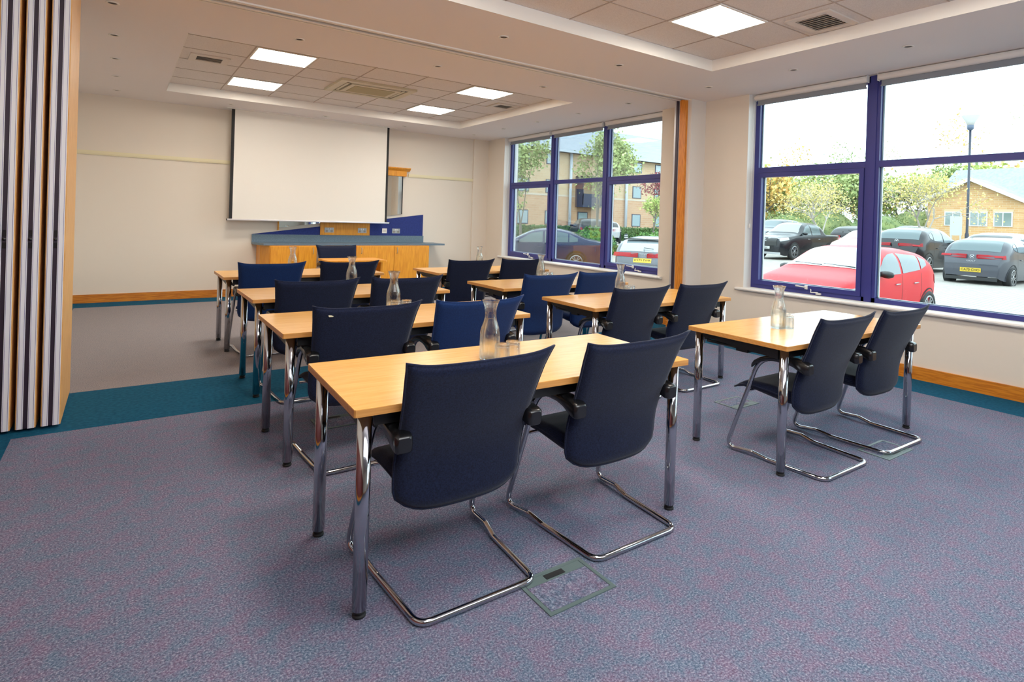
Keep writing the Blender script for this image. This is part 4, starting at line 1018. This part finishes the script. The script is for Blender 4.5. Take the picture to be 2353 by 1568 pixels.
tree('leafy_tree','taller olive-leaved tree centred in the far window before the brick building',19.9,22.7,6.5,1.75,0,OG,4600,.17,.2,5,None,.11)
tree('leafy_tree','small light green tree at the right edge of the far window',29.9,28.2,3.3,1.0,0,LGN,1200,.16,.3,4)
tree('leafy_tree','dark red-leaved tree at the right edge of the far window',33.5,30.9,5.4,1.5,0,RD,900,.18,.4,4)
for i,(x,y,h,cw,lm,nl,ls,l) in enumerate(((46,31,6.5,3.2,OR,2900,.34,'orange autumn tree at the left edge of the near window'),(50,31.5,7.0,3.5,LGN,2900,.34,'light green tree behind the pickup truck row'),
 (52,27.5,6.8,3.4,OG,2900,.34,'olive tree left of the thick mullion in the near window'),(55,25.5,7.0,3.6,DGN,3000,.34,'dark green tree just right of the thick mullion'),(58,24,6.6,3.4,LGN,2900,.34,'yellow-green tree behind the half-bare tree left of the bungalow'),
 (64,24,7.8,3.8,DGN,3000,.36,'dark green tree behind the left roof slope of the bungalow'),(72,22.5,8.6,4.2,LGN,2100,.5,'yellow-green tree above the bungalow ridge'),(80,20,9.2,4.5,OR,2100,.55,'orange-tinged tree above the long grey roof'),(84,14,9.4,4.5,LGN,2100,.55,'green tree above the long roof at the right edge'),
 (60,36,7.4,4.0,LGN,2800,.36,'pale green tree in the distance behind the orange tree'),(66,31,7.2,4.0,OR,2800,.36,'orange tree in the far row behind the olive tree'))):
    tree('woodland_tree',l,x,y,h,cw,0,lm,nl,ls,.12,4,'autumn trees beyond the car park',.16,-.2)
for i,(x,y,h,cw,l,lm) in enumerate(((56,33.2,10.2,1.8,'tall thin pale orange birch rising above the left trees',OR),(61,31,10.6,2.0,'tall dark conifer-like tree top in the upper left pane',DGN),(64,28.3,11.5,2.2,'tall bare tree just left of the thick mullion',PALE),(66,22.8,13.5,2.2,'tall thin golden tree in the upper right pane',OR),(68,16.4,16.5,4.0,'tall bare leafless tree right of the street lamp',PALE))):
    tree('tall_tree',l,x,y,h,cw,0,lm,260,.26,.3,5,'autumn trees beyond the car park',.09,0,.5,PBL)
bush('autumn_shrub','bright orange shrub behind the parked pickup and van',36.5,25.6,1.6,1.2,2.1,1200,leaf_mat('bright_orange_leaves',(250,130,40),(228,96,30)),'shrub')
bush('green_shrub','broad green shrub mass left of the bungalow',47.5,21.5,3.5,2.5,2.6,1600,leaf_mat('shrub_green',(126,140,70),(80,108,52)),'shrub')
bush('green_shrub','green shrub behind the row of cars left of the thick mullion',44,27,3.0,2.0,2.6,1600,leaf_mat('shrub_green_2',(140,150,76),(90,116,56)),'shrub')

UG=leaf_mat('undergrowth_green',(150,156,88),(96,116,62))
for (x,y,rx,l) in ((50,27.5,4.5,'low green undergrowth under the trees left of the thick mullion'),(55,33,4.5,'low green undergrowth at the left of the near window view'),(57,22.5,4.0,'low green undergrowth beside the bungalow'),(62,41,6,'distant green undergrowth beyond the pickup truck')):
    bush('undergrowth',l,x,y,rx,3.2,3.4,1800,UG,'undergrowth')
# ------------------------------------------------------------------ light
w=D.worlds.new('world'); SC.world=w; w.use_nodes=True; bgn=w.node_tree.nodes['Background']; bgn.inputs[0].default_value=(.86,.93,1,1); bgn.inputs[1].default_value=5.8
def portal(y0,y1):
    l=D.lights.new('portal','AREA'); l.shape='RECTANGLE'; l.size=ZC-ZS; l.size_y=y1-y0; l.cycles.is_portal=True
    o=D.objects.new('window_portal',l); COL.objects.link(o); o.location=(6.36,(y0+y1)/2,(ZC+ZS)/2); o.rotation_euler=(0,PI/2,0)
fl_=D.lights.new('soft_fill','AREA'); fl_.shape='RECTANGLE'; fl_.size=3.4; fl_.size_y=.8; fl_.energy=72; fl_.color=(.95,.97,1)  # soft fill lamp added near the camera to lift the chair backs
fo_=D.objects.new('soft_fill',fl_); COL.objects.link(fo_); fo_.location=(1.6,-.3,2.45); fo_.rotation_euler=(math.radians(62),0,math.radians(-12))
portal(-4.2,-.45); portal(.15,4.265); portal(5.64,9.755)
SC.view_settings.view_transform='Standard'; SC.view_settings.look='None'; SC.view_settings.exposure=.06; SC.view_settings.gamma=1.1
SC.cycles.max_bounces=10; SC.cycles.transparent_max_bounces=24; SC.cycles.transmission_bounces=10; SC.cycles.diffuse_bounces=5; SC.cycles.caustics_reflective=False; SC.cycles.caustics_refractive=False
SC.cycles.sample_clamp_indirect=6
try:
    SC.cycles.use_denoising=True; SC.cycles.denoiser='OPENIMAGEDENOISE'
except Exception: pass
